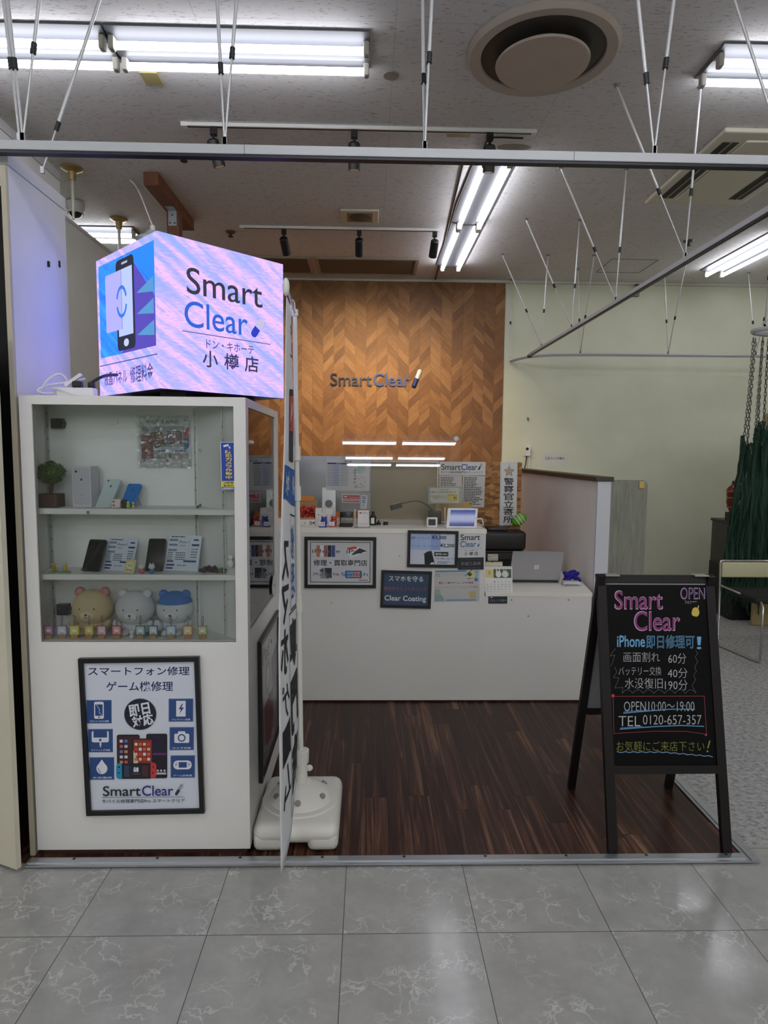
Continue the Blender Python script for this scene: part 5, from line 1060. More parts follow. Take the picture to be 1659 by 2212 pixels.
# bag of sweets in a box, calendars, charms, readers
bx0, bx1, _, bz1 = fr(640, 1090, 684, 1142, 4.22)
r = thing('sweets_box', 'opened cardboard box with red wrapped sweets on the left of the counter', 'box', ((bx0+bx1)/2, 4.25, ZT))
MB().box(bx0, bx1, 4.28, 4.29, ZT+.001, ZT+.155).box(bx0, bx0+.008, 4.18, 4.28, ZT+.001, ZT+.08).box(bx1-.008, bx1, 4.18, 4.28, ZT+.001, ZT+.08).box(bx0, bx1, 4.18, 4.19, ZT+.001, ZT+.05).build('cardboard', cm('#a88a62', .8), r)
m = MB(); R2 = random.Random(11)
for i in range(60):
    q = Vector((R2.uniform(bx0+.012, bx1-.012), R2.uniform(4.2, 4.265), ZT+.03+R2.uniform(0, .085))); m.sph(q, (.014, .010, .009), 7, M=Matrix.Rotation(R2.uniform(0, 3), 4, Vector((R2.random(), R2.random(), R2.random()+.1))))
m.build('red_wrappers', cm('#c23a35', .3), r, smooth=70); o_ = MB().box(bx0+.004, bx1-.02, 4.275, 4.279, ZT+.15, ZT+.185).build('orange_flap', cm('#c8823a', .6), r)
def tent(name, label, px4, Y, z, art, base, lean=.025, hook=None, group=None):
    """a desk calendar: printed front sheet leaning back, back leaf behind it"""
    x0, x1, z0, z1 = fr(*px4, Y); h = z1-z; r = thing(name, label, 'calendar', ((x0+x1)/2, Y, z), group=group)
    a, b, c_ = Vector((x0, Y+lean, z+h)), Vector((x1, Y+lean, z+h)), Vector((x0, Y, z+.0015)); art.build('page', r, a, b, c_, base=base, thick=.0012)
    MB().prism([Vector((x0, Y+.002, z+.0005)), Vector((x1, Y+.002, z+.0005)), Vector((x1, Y+lean+.002, z+h)), Vector((x0, Y+lean+.002, z+h))], (0, .0015, 0)).prism([Vector((x0, Y+2*lean+.006, z+.0005)), Vector((x1, Y+2*lean+.006, z+.0005)), Vector((x1, Y+lean+.003, z+h)), Vector((x0, Y+lean+.003, z+h))], (0, .0015, 0)).build('easel', cm('#c9c4ba', .6), r)
    n = int((x1-x0)/.011)
    m = MB()
    for i in range(n): m.cyl((x0+.006+i*.011, Y+lean-.003, z+h-.004), (x0+.006+i*.011, Y+lean+.007, z+h+.002), .0016, n=6)
    m.build('spiral', cm('#8d8d90', .3, .8), r); return r
def month(A, x0, y0, x1, y1, rows=5, cols=7, col='#4a4c58', seed=0):
    n = 1
    for i in range(rows):
        for j in range(cols):
            if i == 0 and j < seed or n > 31: continue
            cx, cy = x0+(x1-x0)*(j+.5)/cols, y0+(y1-y0)*(i+.5)/rows; w = (x1-x0)/cols*.28*(1 if n > 9 else .6); A.text(str(n), cx-w, cy-(y1-y0)/rows*.22, cx+w, cy+(y1-y0)/rows*.22, col); n += 1
    return A
A = Art(425, 1232, 672, 1490); A.text('5', 512, 1252, 530, 1282, K, .01); A.text('May', 540, 1258, 582, 1276, K); A.smallprint(505, 1290, 575, 1298, 1, '#7d7d85', 1); month(A, 448, 1318, 664, 1430, 3, 5, '#3a3c46')
tent('desk_calendar', 'small white desk calendar behind the blue and red cat charms', (681, 1098, 718, 1141), 4.16, ZT, A, '#d6d2cb', group='desk calendars')
def blockcal():
    x0, x1, z0, z1 = fr(645, 1123, 681, 1142, 4.07); r = thing('perpetual_calendar', 'white block calendar reading 04 at the left end of the counter', 'calendar', ((x0+x1)/2, 4.09, ZT))
    MB().box(x0, x1, 4.072, 4.11, ZT+.0005, ZT+.045, bev=.002).build('block', cm('#dcd7cf', .5), r); A = Art(0, 0, 100, 45); A.text('04', 66, 8, 98, 30, K, .01); A.text('F', 34, 14, 42, 28, '#5a5a60'); A.rect(2, 34, 44, 36, '#4a4a50'); A.rect(54, 34, 98, 36, '#4a4a50'); A.text('2025', 4, 12, 28, 22, '#8a8a90') if False else None
    A.build('print', r, Vector((x0, 4.0715, ZT+.045)), Vector((x1, 4.0715, ZT+.045)), Vector((x0, 4.0715, ZT)), base=None)
blockcal()
def cat(label, pxc, pyb, Y, body, card_txt, card):
    x = U(pxc, pyb, Y=Y).x; r = thing('cat_ornament', label, 'ornament', (x, Y, ZT), group='cat shaped ornaments on the counter')
    MB().box(x-.026, x+.026, Y-.016, Y+.022, ZT+.0005, ZT+.008, bev=.003).build('base', cm(body, .35), r, smooth=40)
    m = MB().sph((x+.004, Y+.004, ZT+.03), (.022, .015, .024), 16); m.sph((x+.006, Y, ZT+.052), (.018, .013, .014), 16); m.build('cat_body', cm(body, .35), r, smooth=80)
    for s in (-1, 1): MB().cyl((x+.006+s*.011, Y, ZT+.058), (x+.006+s*.014, Y, ZT+.074), .007, .0008, n=10).build('ear', cm(body, .35), r, smooth=60)
    A = Art(0, 0, 60, 42); A.text(card_txt, 8, 10, 52, 32, card, .02) if card_txt else A.ell(30, 21, 18, 14, '#b8c3d2'); A.build('card', r, Vector((x-.022, Y-.017, ZT+.034)), Vector((x+.012, Y-.017, ZT+.034)), Vector((x-.022, Y-.017, ZT+.008)), base='#d9dbe0', thick=.001)
cat('blue cat ornament holding a card brand plate on the counter', 698, 1138, 4.07, '#2e3f96', 'JCB', '#a33a3a'); cat('red cat ornament holding a white plate beside the blue one', 719, 1136, 4.09, '#b33439', '', '#888')
p = U(724, 1118, Y=4.14); r = fig('figurine', 'small brown cat figure behind the red cat ornament', p.x, 4.14, ZT, [('body', (0, 0, .022), (.011, .010, .022), '#6d4636'), ('head', (0, -.002, .052), (.010, .009, .009), '#7a5040')])
r = thing('card_reader', 'black card reader with a clear stand beside the red cat ornament', 'card reader', (U(748, 1135, Y=4.12).x, 4.12, ZT)); xx = r.location.x
MB().box(xx-.045, xx+.04, 4.08, 4.16, ZT+.0005, ZT+.018, bev=.005).build('base', M_BLACK, r, smooth=40); MB().box(xx-.036, xx+.045, 4.12, 4.2, ZT+.018, ZT+.052, bev=.004).build('reader_body', cm('#8a847a', .3), r, smooth=40); MB().box(xx-.045, xx+.04, 4.20, 4.26, ZT+.001, ZT+.085, bev=.004).build('back_block', cm('#1b1b1e', .3), r, smooth=40)
xx = U(767, 1100, Y=4.14).x; tag(MB().cyl((xx, 4.14, ZT+.0005), (xx, 4.14, ZT+.008), .016, n=16).cyl((xx, 4.14, ZT+.008), (xx, 4.14, ZT+.105), .0035, n=10).sph((xx, 4.14, ZT+.106), .0045, 10).build('white_pen_stand', M_WHITEP, smooth=50), 'thin white upright antenna stick beside the payment stand', 'stick')
x0, x1, z0, z1 = fr(773, 1101, 797, 1139, 4.06); r = thing('payment_stand', 'white and red payment sign stand on the counter front edge', 'sign', ((x0+x1)/2, 4.07, ZT))
A = Art(0, 0, 100, 160); A.rect(0, 0, 100, 6, '#b02433'); A.text('PayPay', 36, 26, 88, 40, '#55555c', .01); A.rrect(14, 24, 30, 40, 4, '#c8323c'); A.smallprint(12, 134, 90, 140, 1, '#6a6a70', 5)
A.build('sign_plate', r, Vector((x0, 4.072, z1)), Vector((x1, 4.072, z1)), Vector((x0, 4.058, ZT+.006)), base='#dcd8d4', thick=.003)
MB().box(x0-.022, x1+.006, 4.03, 4.10, ZT+.0005, ZT+.006, bev=.002).build('base', cm('#9b9690', .3), r)
xx = U(806, 1115, Y=4.2).x; r = thing('glue_bottle', 'black bottle with a white label behind the payment stand', 'bottle', (xx, 4.2, ZT)); MB().lathe([(0, .0005), (.02, .0005), (.021, .004), (.021, .055), (.012, .066), (.008, .075), (.008, .09), (0, .09)], (xx, 4.2, ZT), 20).build('bottle_body', M_BLACK, r, smooth=50); MB().box(xx-.014, xx+.008, 4.177, 4.1795, ZT+.012, ZT+.05).build('bottle_label', M_WHITEP, r)
for pxx, lab in ((818, 'tiny black cone-shaped bottle beside the labelled black bottle'), (833, 'small round dark knob with a pale top on the counter')):
    xx = U(pxx, 1128, Y=4.22).x; r = thing('small_bottle', lab, 'bottle', (xx, 4.22, ZT)); MB().lathe([(0, .0005), (.014, .0005), (.014, .014), (.006, .022), (.004, .034), (0, .036)] if pxx == 818 else [(0, .0005), (.016, .0005), (.017, .012), (.008, .024), (0, .026)], (xx, 4.22, ZT), 18).build('bottle_body', M_BLACK, r, smooth=50)
    if pxx == 833: MB().sph((xx, 4.22, ZT+.025), (.009, .009, .005), 12).build('bottle_top', cm('#d8d2c0', .4), r, smooth=80)
# gooseneck lamp
p0 = U(938, 1118, Y=4.36); r = thing('gooseneck_lamp', 'black gooseneck desk lamp bending to the left over the counter', 'lamp', (p0.x, 4.36, ZT))
x0, x1, z0, z1 = fr(926, 1104, 953, 1124, 4.34); MB().box(x0, x1, 4.33, 4.39, ZT+.0005, z1, bev=.005).build('base', M_BLACK, r, smooth=40)
pts = [U(*q, Y=4.36) for q in ((936, 1105), (926, 1094), (914, 1086), (902, 1082), (890, 1083), (868, 1088))]; MB().tube(pts, .0048, smooth=2).build('flexible_neck', cm('#1a1a1a', .35), r, smooth=60)
h0, h1 = U(868, 1090, Y=4.36), U(843, 1097, Y=4.36); lh = MB().bar(h0, h1, .05, .034).build('lamp_head', M_BLACK, r); d = (h1-h0).normalized(); n_ = d.cross(Vector((0, 1, 0))).normalized(); n_ = n_ if n_.z > 0 else -n_
MB().bar(h0+n_*.018+d*.006, h1+n_*.018-d*.006, .04, .006).build('lamp_top', cm('#9a9ca0', .3), lh)
# thermometer clock, tablet, notice
x0, x1, z0, z1 = fr(922, 1118, 945, 1134, 4.10); r = thing('digital_clock', 'small white digital clock in front of the lamp base', 'clock', ((x0+x1)/2, 4.11, ZT)); MB().box(x0, x1, 4.10, 4.13, ZT+.0005, z1, bev=.004).build('case', M_WHITEP, r, smooth=40); MB().box(x0+.01, x1-.012, 4.0985, 4.101, ZT+.012, z1-.01).build('display', cm('#4a4348', .2), r)
a, b, c_ = [U(*q, Y=4.08) for q in ((968, 1098), (1033, 1100), (963, 1137))]
P = Vector((c_.x, 4.06, ZT+.002)); wv = Vector((U(1029, 1140, Y=4.06).x-c_.x, 0, 0)); hv = Vector((a.x-c_.x, .03, a.z-P.z))
r = thing('tablet', 'white tablet with a blue screen leaning on the counter', 'tablet', P); nr = wv.cross(hv).normalized(); tb = MB().prism([P, P+wv, P+wv+hv, P+hv], -nr*.007).build('tablet_body', cm('#dededf', .3), r)
A = Art(0, 0, 100, 70); A.rect(10, 6, 92, 64, '#1d47a4'); A.rect(10, 6, 92, 30, '#2453b8'); A.ell(96, 36, 1.6, 1.6, '#8a8a8a'); A.build('tablet_screen', tb, P+hv+nr*.0006, P+hv+wv+nr*.0006, P+nr*.0006, base=None, rough=.06)
MB().prism([P+wv*.3-nr*.008+hv*.5, P+wv*.7-nr*.008+hv*.5, Vector((P.x+wv.x*.7, P.y+.07, ZT+.001)), Vector((P.x+wv.x*.3, P.y+.07, ZT+.001))], (0, .003, 0)).build('tablet_stand', cm('#b9b9ba', .3, .5), r)
q = P+wv+hv*.45; tag(MB().tube([q, q+Vector((.03, .01, .004)), q+Vector((.045, .04, -.02)), Vector((q.x+.05, 4.12, ZT+.006)), Vector((q.x+.045, 4.3, ZT+.005))], .0045, smooth=2).build('charging_cable', M_WHITEP, smooth=60), 'white charging cable curling from the right side of the tablet', 'cable')
xx = U(962, 1105, Y=4.2).x; tag(MB().cyl((xx, 4.2, ZT+.0005), (xx, 4.2, ZT+.006), .018, n=16).cyl((xx, 4.2, ZT+.006), (xx-.003, 4.2, ZT+.115), .003, n=8).sph((xx-.003, 4.2, ZT+.116), .004, 8).build('white_antenna', M_WHITEP, smooth=50), 'thin white upright stick left of the tablet', 'stick')
A = Art(545, 680, 915, 870); A.rect(545, 680, 915, 870, '#9db2aa'); A.rect(570, 694, 890, 858, '#d5d4c4'); A.text('※お買い物で', 670, 708, 786, 724, K); A.text('粗品サービス券をお渡し致します', 580, 732, 862, 750, K, .01); A.text('当店内の粗品いずれか', 578, 780, 760, 794, K, .006); A.text('粗品券サービス中', 600, 800, 742, 814, K, .006); A.rect(764, 766, 874, 840, '#c9b92e'); A.rect(770, 786, 830, 834, '#ddd07a'); A.smallprint(832, 796, 872, 814, 1, '#39361a', 2); A.ell(570, 850, 12, 12, '#c9a0a0'); A.ell(895, 716, 12, 12, '#d6cf8a')
Yn = 4.30; a, b, c_ = quad(((925, 1051), (996, 1051), (925, 1088)), Yn); r = thing('service_notice', 'pale green bordered service notice on a clear stand behind the lamp base', 'sign', (a.x+.1, Yn, ZT)); A.build('notice', r, a, b, c_, base='#c9cfc2'); MB().prism([Vector((a.x+.06, Yn+.002, ZT+.001)), Vector((a.x+.14, Yn+.002, ZT+.001)), Vector((a.x+.14, Yn+.002, a.z-.01)), Vector((a.x+.06, Yn+.002, a.z-.01))], (0, .002, 0)).box(a.x+.05, a.x+.15, Yn-.02, Yn+.03, ZT+.0003, ZT+.003).build('clear_stand', glass('acrylic_stand', (.95, .95, .95, 1), .02, 1.45), r)
x0, x1, z0, z1 = fr(940, 1084, 1020, 1115, 4.5); r = thing('cardboard_folder', 'tan cardboard file standing behind the tablet', 'folder', ((x0+x1)/2, 4.5, ZT)); MB().box(x0, x1, 4.50, 4.53, ZT+.0005, z1, bev=.002).build('cover', cm('#b89a66', .7), r); MB().cyl((x1-.012, 4.499, z1-.012), (x1-.012, 4.501, z1-.012), .005, n=10).build('punch_hole', M_BLACK, r)

# ================================================================ particle board behind the desk with signs
YO = 5.0; x0, x1, z0, z1 = fr(935, 998, 1126, 1130, YO)
def m_osb():
    t = NT('particle_board'); P = t.geo(); x, y, z = t.xyz(P)
    vo = t.n('ShaderNodeTexVoronoi'); t.set(vo.inputs['Vector'], t.mapping(t.comb(x, z, y), (22, 44, 6), rot=(0, 0, .6))); vo.inputs['Scale'].default_value = 1.
    g = t.noise(t.comb(t.math('MULTIPLY', x, 30), t.math('MULTIPLY', z, 60), 0), 1.5, 4)
    s = t.n('ShaderNodeSeparateColor'); t.set(s.inputs[0], vo.outputs['Color'])
    t.col(t.ramp(t.math('ADD', t.math('MULTIPLY', s.outputs[0], .6), t.math('MULTIPLY', g, .4)), [(.2, lin('#6b4522')), (.5, lin('#996733')), (.8, lin('#b8864a'))])); t.rough(.6); return t.m
r = thing('particle_board_panel', 'upright particle board partition carrying the police sign', 'partition', ((x0+x1)/2, YO, 0))
MB().box(x0, x1, YO, YO+.09, 0, z1).build('board', m_osb(), r)
A = Art(670, 402, 1190, 548); logo_line(A, 694, 418, 1165, 494, '#26262c', '#26327e', .012); A.text('モバイル端末修理専門店スマートクリア', 692, 504, 1158, 530, '#2a2a33', .01)
sheet('shop_sign_board', 'white shop name board on the particle board partition', 'sign', ((949, 997), (1049, 998), (949, 1026)), A, '#d2d2d0', Y=YO, d=.008, thick=.006)
def notes(lab, pts, seed):
    A = Art(0, 0, 100, 150); A.smallprint(6, 6, 94, 140, 17, '#33323a', seed, .5); a = sheet('notice_sheet', lab, 'sheet', pts, A, '#c9c4c0', Y=YO, d=.002, group='notices on the particle board'); return a
notes('left printed notice under the shop name board, partly behind the green bordered one', ((949, 1027), (998, 1027), (949, 1092)), 3); notes('right printed notice under the shop name board', ((1000, 1027), (1048, 1028), (999, 1095)), 8)
A = Art(1338, 402, 1535, 1115); A.rect(1346, 402, 1350, 1115, '#b9b9b9')
def star(A, cx, cy, r0, r1, col, n=5, rot=-math.pi/2): return A.poly([(cx+(r0 if i % 2 == 0 else r1)*math.cos(rot+math.pi*i/n), cy+(r0 if i % 2 == 0 else r1)*math.sin(rot+math.pi*i/n)) for i in range(2*n)], col)
star(A, 1440, 508, 66, 34, '#8c8578'); star(A, 1440, 508, 54, 26, '#a79f8e'); A.ell(1440, 508, 28, 26, '#b7a98f'); A.ell(1440, 508, 15, 15, '#b5613f'); A.ell(1440, 508, 8, 8, '#d4b98a'); A.line([(1440, 425), (1440, 450)], 3, '#55524c')
A.vtext('警察官立寄所', 1382, 576, 1498, 1090, '#19191c', .014, gap=.05)
sheet('police_sign', 'tall white vertical police visit sign with a star badge', 'sign', ((1081, 998), (1118, 998), (1080, 1135)), A, '#d3d3d1', Y=YO, d=.006, thick=.005)
# low grey partition with a brown cap
xq = 1.512; M_PART = m_plaster('lilac_partition', '#e8e4e0', '#efebe7')
r = thing('desk_partition', 'low grey partition with a dark brown cap beside the desk', 'partition', (1.55, 5.3, 0))
MB().box(xq, xq+.075, 4.22, 6.60, 0, 1.415).build('panel', M_PART, r); MB().box(xq-.004, xq+.085, 4.20, 4.2195, 0, 1.415).build('end_post', cm('#c9cacf', .4), r); MB().box(xq-.02, xq+.10, 4.19, 6.62, 1.415, 1.445, bev=.003).build('cap', cm('#3d332b', .5), r)
# speckled board standing beyond the partition
x0, x1, z0, z1 = fr(1319, 1037, 1395, 1250, 4.75); r = thing('wood_grain_board', 'greenish grey wood grain board with a rounded corner beyond the partition', 'board', ((x0+x1)/2, 4.75, 0))
t = NT('grey_wood_grain'); x_, y_, z_ = t.xyz(t.geo()); g_ = t.noise(t.comb(t.math('MULTIPLY', x_, 40), 0, t.math('MULTIPLY', z_, 4)), 1., 5, .65, .8); t.col(t.ramp(g_, [(.3, lin('#77776b')), (.55, lin('#8a8a7d')), (.75, lin('#9a998c'))])); t.rough(.5)
x0 = 1.62; rr_ = .045; arc = [(x1-rr_+rr_*math.cos(a), z1-rr_+rr_*math.sin(a)) for a in (math.pi/2*i/6 for i in range(7))]
MB().prism([Vector((x0, 4.75, .0)), Vector((x1, 4.75, .0))] + [Vector((a, 4.75, b)) for a, b in arc] + [Vector((x0, 4.75, z1))], (0, .02, 0)).build('panel', t.m, r)
p0_, p1_ = U(1381, 1040, Y=4.745), U(1391, 1055, Y=4.745); MB().box(p0_.x, p1_.x, 4.738, 4.75, p1_.z, p0_.z, bev=.002).build('yellow_tag', cm('#c9a95c', .6), r)

# ================================================================ on the low desk
Yl = 4.33; A_ = [U(*q, Y=Yl) for q in ((1103, 1191), (1213, 1194), (1098, 1268), (1206, 1268))]
P = Vector((U(1099, 1268, Y=Yl).x, Yl, ZD+.012)); wv = Vector((U(1207, 1268, Y=Yl).x-P.x, -.01, 0)); hv = Vector((.012, -.045, U(1103, 1191, Y=Yl-.045).z-P.z))
r = thing('laptop', 'open silver laptop with a four-square mark on its lid on the low desk', 'laptop', (P.x+wv.x/2, Yl+.1, ZD)); nr = wv.cross(hv).normalized()
M_LAP = cm('#a5a4a6', .38, .35); ld_ = MB().prism([P, P+wv, P+wv+hv, P+hv], -nr*.006).build('lid', M_LAP, r); MB().prism([P+Vector((0, .004, -.011)), P+wv+Vector((0, .004, -.011)), P+wv+Vector((0, .23, -.011)), P+Vector((0, .23, -.011))], (0, 0, .011)).build('keyboard_base', M_LAP, r)
MB().bar(P+Vector((.01, -.0, .0)), P+wv+Vector((-.01, 0, .0)), .012, .014).build('hinge', cm('#1c1b1d', .4), r)
A = Art(0, 0, 100, 70); 
for i in (0, 1):
    for j in (0, 1): A.rect(46+i*5, 32+j*5, 50.4+i*5, 36.4+j*5, '#d3d3d3')
A.build('lid_mark', ld_, P+hv+nr*.0004, P+wv+hv+nr*.0004, P+nr*.0004, base=None, rough=.25)
A = Art(115, 1095, 365, 1300); A.rect(122, 1118, 195, 1188, '#d9c583'); A.rect(195, 1118, 355, 1190, '#33502f'); A.ell(240, 1160, 26, 26, '#d9dad2'); A.ell(222, 1132, 5, 16, '#d9dad2'); A.ell(248, 1132, 5, 18, '#d9dad2'); A.ell(300, 1160, 30, 26, '#cfd0c8'); A.ell(288, 1136, 5, 16, '#cfd0c8'); A.ell(306, 1138, 5, 16, '#cfd0c8'); A.text('8', 145, 1132, 170, 1166, '#a08c50'); month(A, 122, 1212, 352, 1292, 4, 7, '#3a3c46', 2)
tent('desk_calendar', 'desk calendar with a green rabbit picture on the low desk', (1048, 1225, 1108, 1279), 4.035, ZD, A, '#dcdad6', lean=.03, group='desk calendars')
A = Art(0, 0, 100, 60); A.text('8', 6, 8, 16, 24, '#8a7a48'); A.rect(0, 0, 100, 60, '#d9cfa8'); month(A, 6, 20, 94, 56, 3, 7, '#6a6248'); tent('desk_calendar', 'cream desk calendar showing above the rabbit one', (1049, 1215, 1086, 1279), 4.12, ZD, A, '#d6cda6', lean=.02, group='desk calendars')
p = U(1065, 1216, Y=4.11); tag(MB().sph((p.x, 4.135, p.z+.006), (.007, .004, .006), 10).build('calendar_clip', M_BLACK, smooth=80), 'tiny black clip on top of the cream calendar', 'clip')
m = MB(); xb, zb_ = U(1232, 1250, Y=4.38).x, ZD
for i in range(10): m.sph((xb+R2.uniform(-.04, .05), 4.40+R2.uniform(-.03, .03), zb_+.016+R2.uniform(0, .036)), (.036, .03, .017), 12, M=Matrix.Rotation(R2.uniform(-.6, .6), 4, 'Y'))
tag(m.build('blue_cloth', cm('#231b8e', .85), smooth=80), 'crumpled blue cloth on the low desk right of the laptop', 'cloth')
x0, x1, z0, z1 = fr(1216, 1257, 1253, 1267, 4.24); r = thing('wrapped_packet', 'small white packet in clear film in front of the blue cloth', 'packet', ((x0+x1)/2, 4.25, ZD)); MB().box(x0, x1, 4.22, 4.29, ZD+.0005, ZD+.026, bev=.006).build('packet_body', cm('#c9c8c4', .3), r, smooth=40); MB().prism([(x0, 4.218, ZD+.002), (x1, 4.218, ZD+.002), (x1-.02, 4.218, ZD+.012), (x0+.01, 4.218, ZD+.014)], (0, .002, 0)).build('film_flap', cm('#8d8f92', .2), r)
# black printer under a leather case behind the laptop
x0, x1, z0, z1 = fr(1052, 1142, 1142, 1250, 4.72)
r = thing('black_printer', 'black office machine on a stand behind the laptop', 'printer', ((x0+x1)/2, 4.95, 0))
m = MB().box(x0-.03, x1-.01, 4.80, 5.0-.012, .0, .86, bev=.006); m.build('machine_body', cm('#121113', .35), r); MB().box(x0-.03, x1+.0, 4.79, 4.985, .862, z1-.03, bev=.03, seg=4).build('scanner_lid', cm('#1d1917', .45), r, smooth=40); MB().box(x0, x1-.03, 4.78, 4.79, .80, .845).build('paper_slot', cm('#2d2c2f', .4), r); MB().box(x0+.02, x1-.14, 4.81, 4.95, z1-.03, z1-.004, bev=.01).build('handle', cm('#2a2522', .4), r, smooth=40)
A = Art(0, 0, 95, 64); A.text('Box', 8, 16, 34, 30, K, .01); A.smallprint(40, 14, 86, 20, 1, '#55555a', 2); A.rect(6, 46, 88, 52, '#8d8d8d'); a, b, c_ = quad(((1054, 1197), (1076, 1197), (1052, 1211)), 4.777); tag(A.build('name_card', None, a, b, c_, base='#d6d0c2', thick=.001), 'small cream card on the front of the black office machine', 'card')
xx = U(1121, 1138, Y=4.9).x; zz = z1+.004; r = thing('green_pouch', 'green and white striped pouch on the black office machine', 'pouch', (xx, 4.9, zz)); Mx = Matrix.Translation((xx, 4.9, zz+.045)) @ Matrix.Rotation(-.7, 4, 'Y')
MB().sph((0, 0, 0), (.062, .05, .042), 20, M=None).build('pouch_body', cm('#6fae2e', .45), r, smooth=80).matrix_basis = Matrix.Translation((0, 0, .045)) @ Matrix.Rotation(-.6, 4, 'Y') @ Matrix.Translation((0, 0, -.042))
m = MB()
for k, w_ in ((-.022, .007), (.002, .008), (.026, .006)):
    ring = [(k+math.sin(a)*.0, math.cos(a)*.051*math.sqrt(max(.05, 1-(k/.062)**2)), math.sin(a)*.043*math.sqrt(max(.05, 1-(k/.062)**2))) for a in (2*math.pi*i/28 for i in range(28))]
    m.tube(ring, w_*.6, n=6, closed=True)
o_ = m.build('white_stripes', cm('#dfe4d8', .5), None, smooth=80); o_.parent = r; o_.matrix_basis = Matrix.Translation((0, 0, .045)) @ Matrix.Rotation(-.6, 4, 'Y') @ Matrix.Translation((0, 0, o_.location.z))

# ================================================================ on the back wall
def wall_logo():
    r = thing('wall_logo', 'raised shop name letters with a capsule on the wood wall', 'sign', (.08, YB-.03, 2.38)); Yw = YB-.0125
    x0, x1, z0, z1 = fr(714, 803, 909, 836, Yw)
    def letters(name, s, u0, u1, t0, t1, mat_):
        v, f = tmesh(s, .004); ax, bx_ = min(p[0] for p in v), max(p[0] for p in v); ay, by_ = min(p[1] for p in v), max(p[1] for p in v)
        bm = MB(); W = x1-x0
        bm.bm.free(); bm.bm = bmesh.new(); vv = [bm.bm.verts.new((x0+W*(u0+(u1-u0)*(x-ax)/(bx_-ax)), Yw-.018, z0+(z1-z0)*(t0+(t1-t0)*(y-ay)/(by_-ay)))) for x, y in v]
        for q in f:
            try: bm.bm.faces.new([vv[i] for i in q])
            except ValueError: pass
        g = bmesh.ops.extrude_face_region(bm.bm, geom=list(bm.bm.faces)); bmesh.ops.translate(bm.bm, verts=[e for e in g['geom'] if isinstance(e, bmesh.types.BMVert)], vec=(0, .0175, 0)); bm.build(name, mat_, r)
    letters('dark_letters', 'Smart', 0, .455, .05, .86, cm('#101116', .18)); letters('blue_letters', 'Clear', .475, .875, .05, .88, cm('#24397e', .18))
    P0, P1 = Vector((x0+(x1-x0)*.925, Yw-.012, z0+.02)), Vector((x0+(x1-x0)*.985, Yw-.012, z1+.01)); mid = P0.lerp(P1, .5); k = .026
    # two halves, flattened against the wall
    for nm, a, b_, e, c_ in (('capsule_cap', mid, P1, P1, '#c9c6bf'), ('capsule_body', P0, mid, P0, '#202c5c')):
        m = MB().cyl(a, b_, k, n=20).sph(e, k, 16); bmesh.ops.transform(m.bm, matrix=Matrix.Translation((0, Yw-.012, 0)) @ Matrix.Diagonal((1, .4, 1, 1)) @ Matrix.Translation((0, -(Yw-.012), 0)), verts=m.bm.verts); m.build(nm, cm(c_, .15, .3), r, smooth=60)
wall_logo()
x0, x1, z0, z1 = fr(1133, 962, 1144, 985, YB); r = thing('wall_timer_plug', 'white plug device with a dark dial on the beige wall', 'plug', ((x0+x1)/2, YB, z0)); MB().box(x0, x1, YB-.05, YB-.001, z0, z1, bev=.004).build('case', M_WHITEP, r); MB().cyl(((x0+x1)/2-.01, YB-.053, (z0+z1)/2+.02), ((x0+x1)/2-.01, YB-.05, (z0+z1)/2+.02), .017, n=18).build('dial', M_BLACK, r)
MB().tube([((x0+x1)/2-.01, YB-.03, z0), ((x0+x1)/2-.02, YB-.03, z0-.12), (x0-.05, YB-.03, z0-.28), (x0-.06, YB-.03, z0-.7)], .006, smooth=2).build('cord', M_BLACK, r, smooth=60); MB().tube([((x0+x1)/2+.02, YB-.03, z0), ((x0+x1)/2+.02, YB-.03, z0-.2), ((x0+x1)/2+.03, YB-.03, z0-.6)], .006, smooth=2).build('white_cord', M_WHITEP, r, smooth=60)
A = Art(0, 0, 100, 52); A.text('防犯カメラ作動中', 12, 14, 88, 26, '#6d2630', .012); a, b, c_ = quad(((1172, 979), (1226, 980), (1171, 1007)), YB-.002); tag(A.build('camera_notice', None, a, b, c_, base='#d6d5d0', thick=.001), 'white paper notice with red writing on the beige wall', 'sheet')
p = U(1140, 904, Y=YB); tag(MB().box(p.x-.008, p.x+.008, YB-.02, YB-.001, p.z-.012, p.z+.012).sph((p.x, YB-.025, p.z-.016), .01, 8).build('wall_hook', cm('#6d6a62', .4), smooth=40), 'small hook on the beige wall above the plug device', 'hook')
x0, x1, z0, z1 = fr(1365, 626, 1378, 642, YB); r = thing('wall_bracket', 'grey bracket with a cable just below the ceiling on the beige wall', 'bracket', ((x0+x1)/2, YB, z0)); MB().box(x0, x1, YB-.05, YB-.001, z0, z1, bev=.004).build('bracket_body', cm('#8a887c', .5), r); MB().tube([((x0+x1)/2, YB-.03, z1), ((x0+x1)/2+.03, YB-.04, z1+.05), ((x0+x1)/2-.02, YB-.04, HC-.035)], .01, smooth=2).build('cable', cm('#39362f', .5), r, smooth=60)
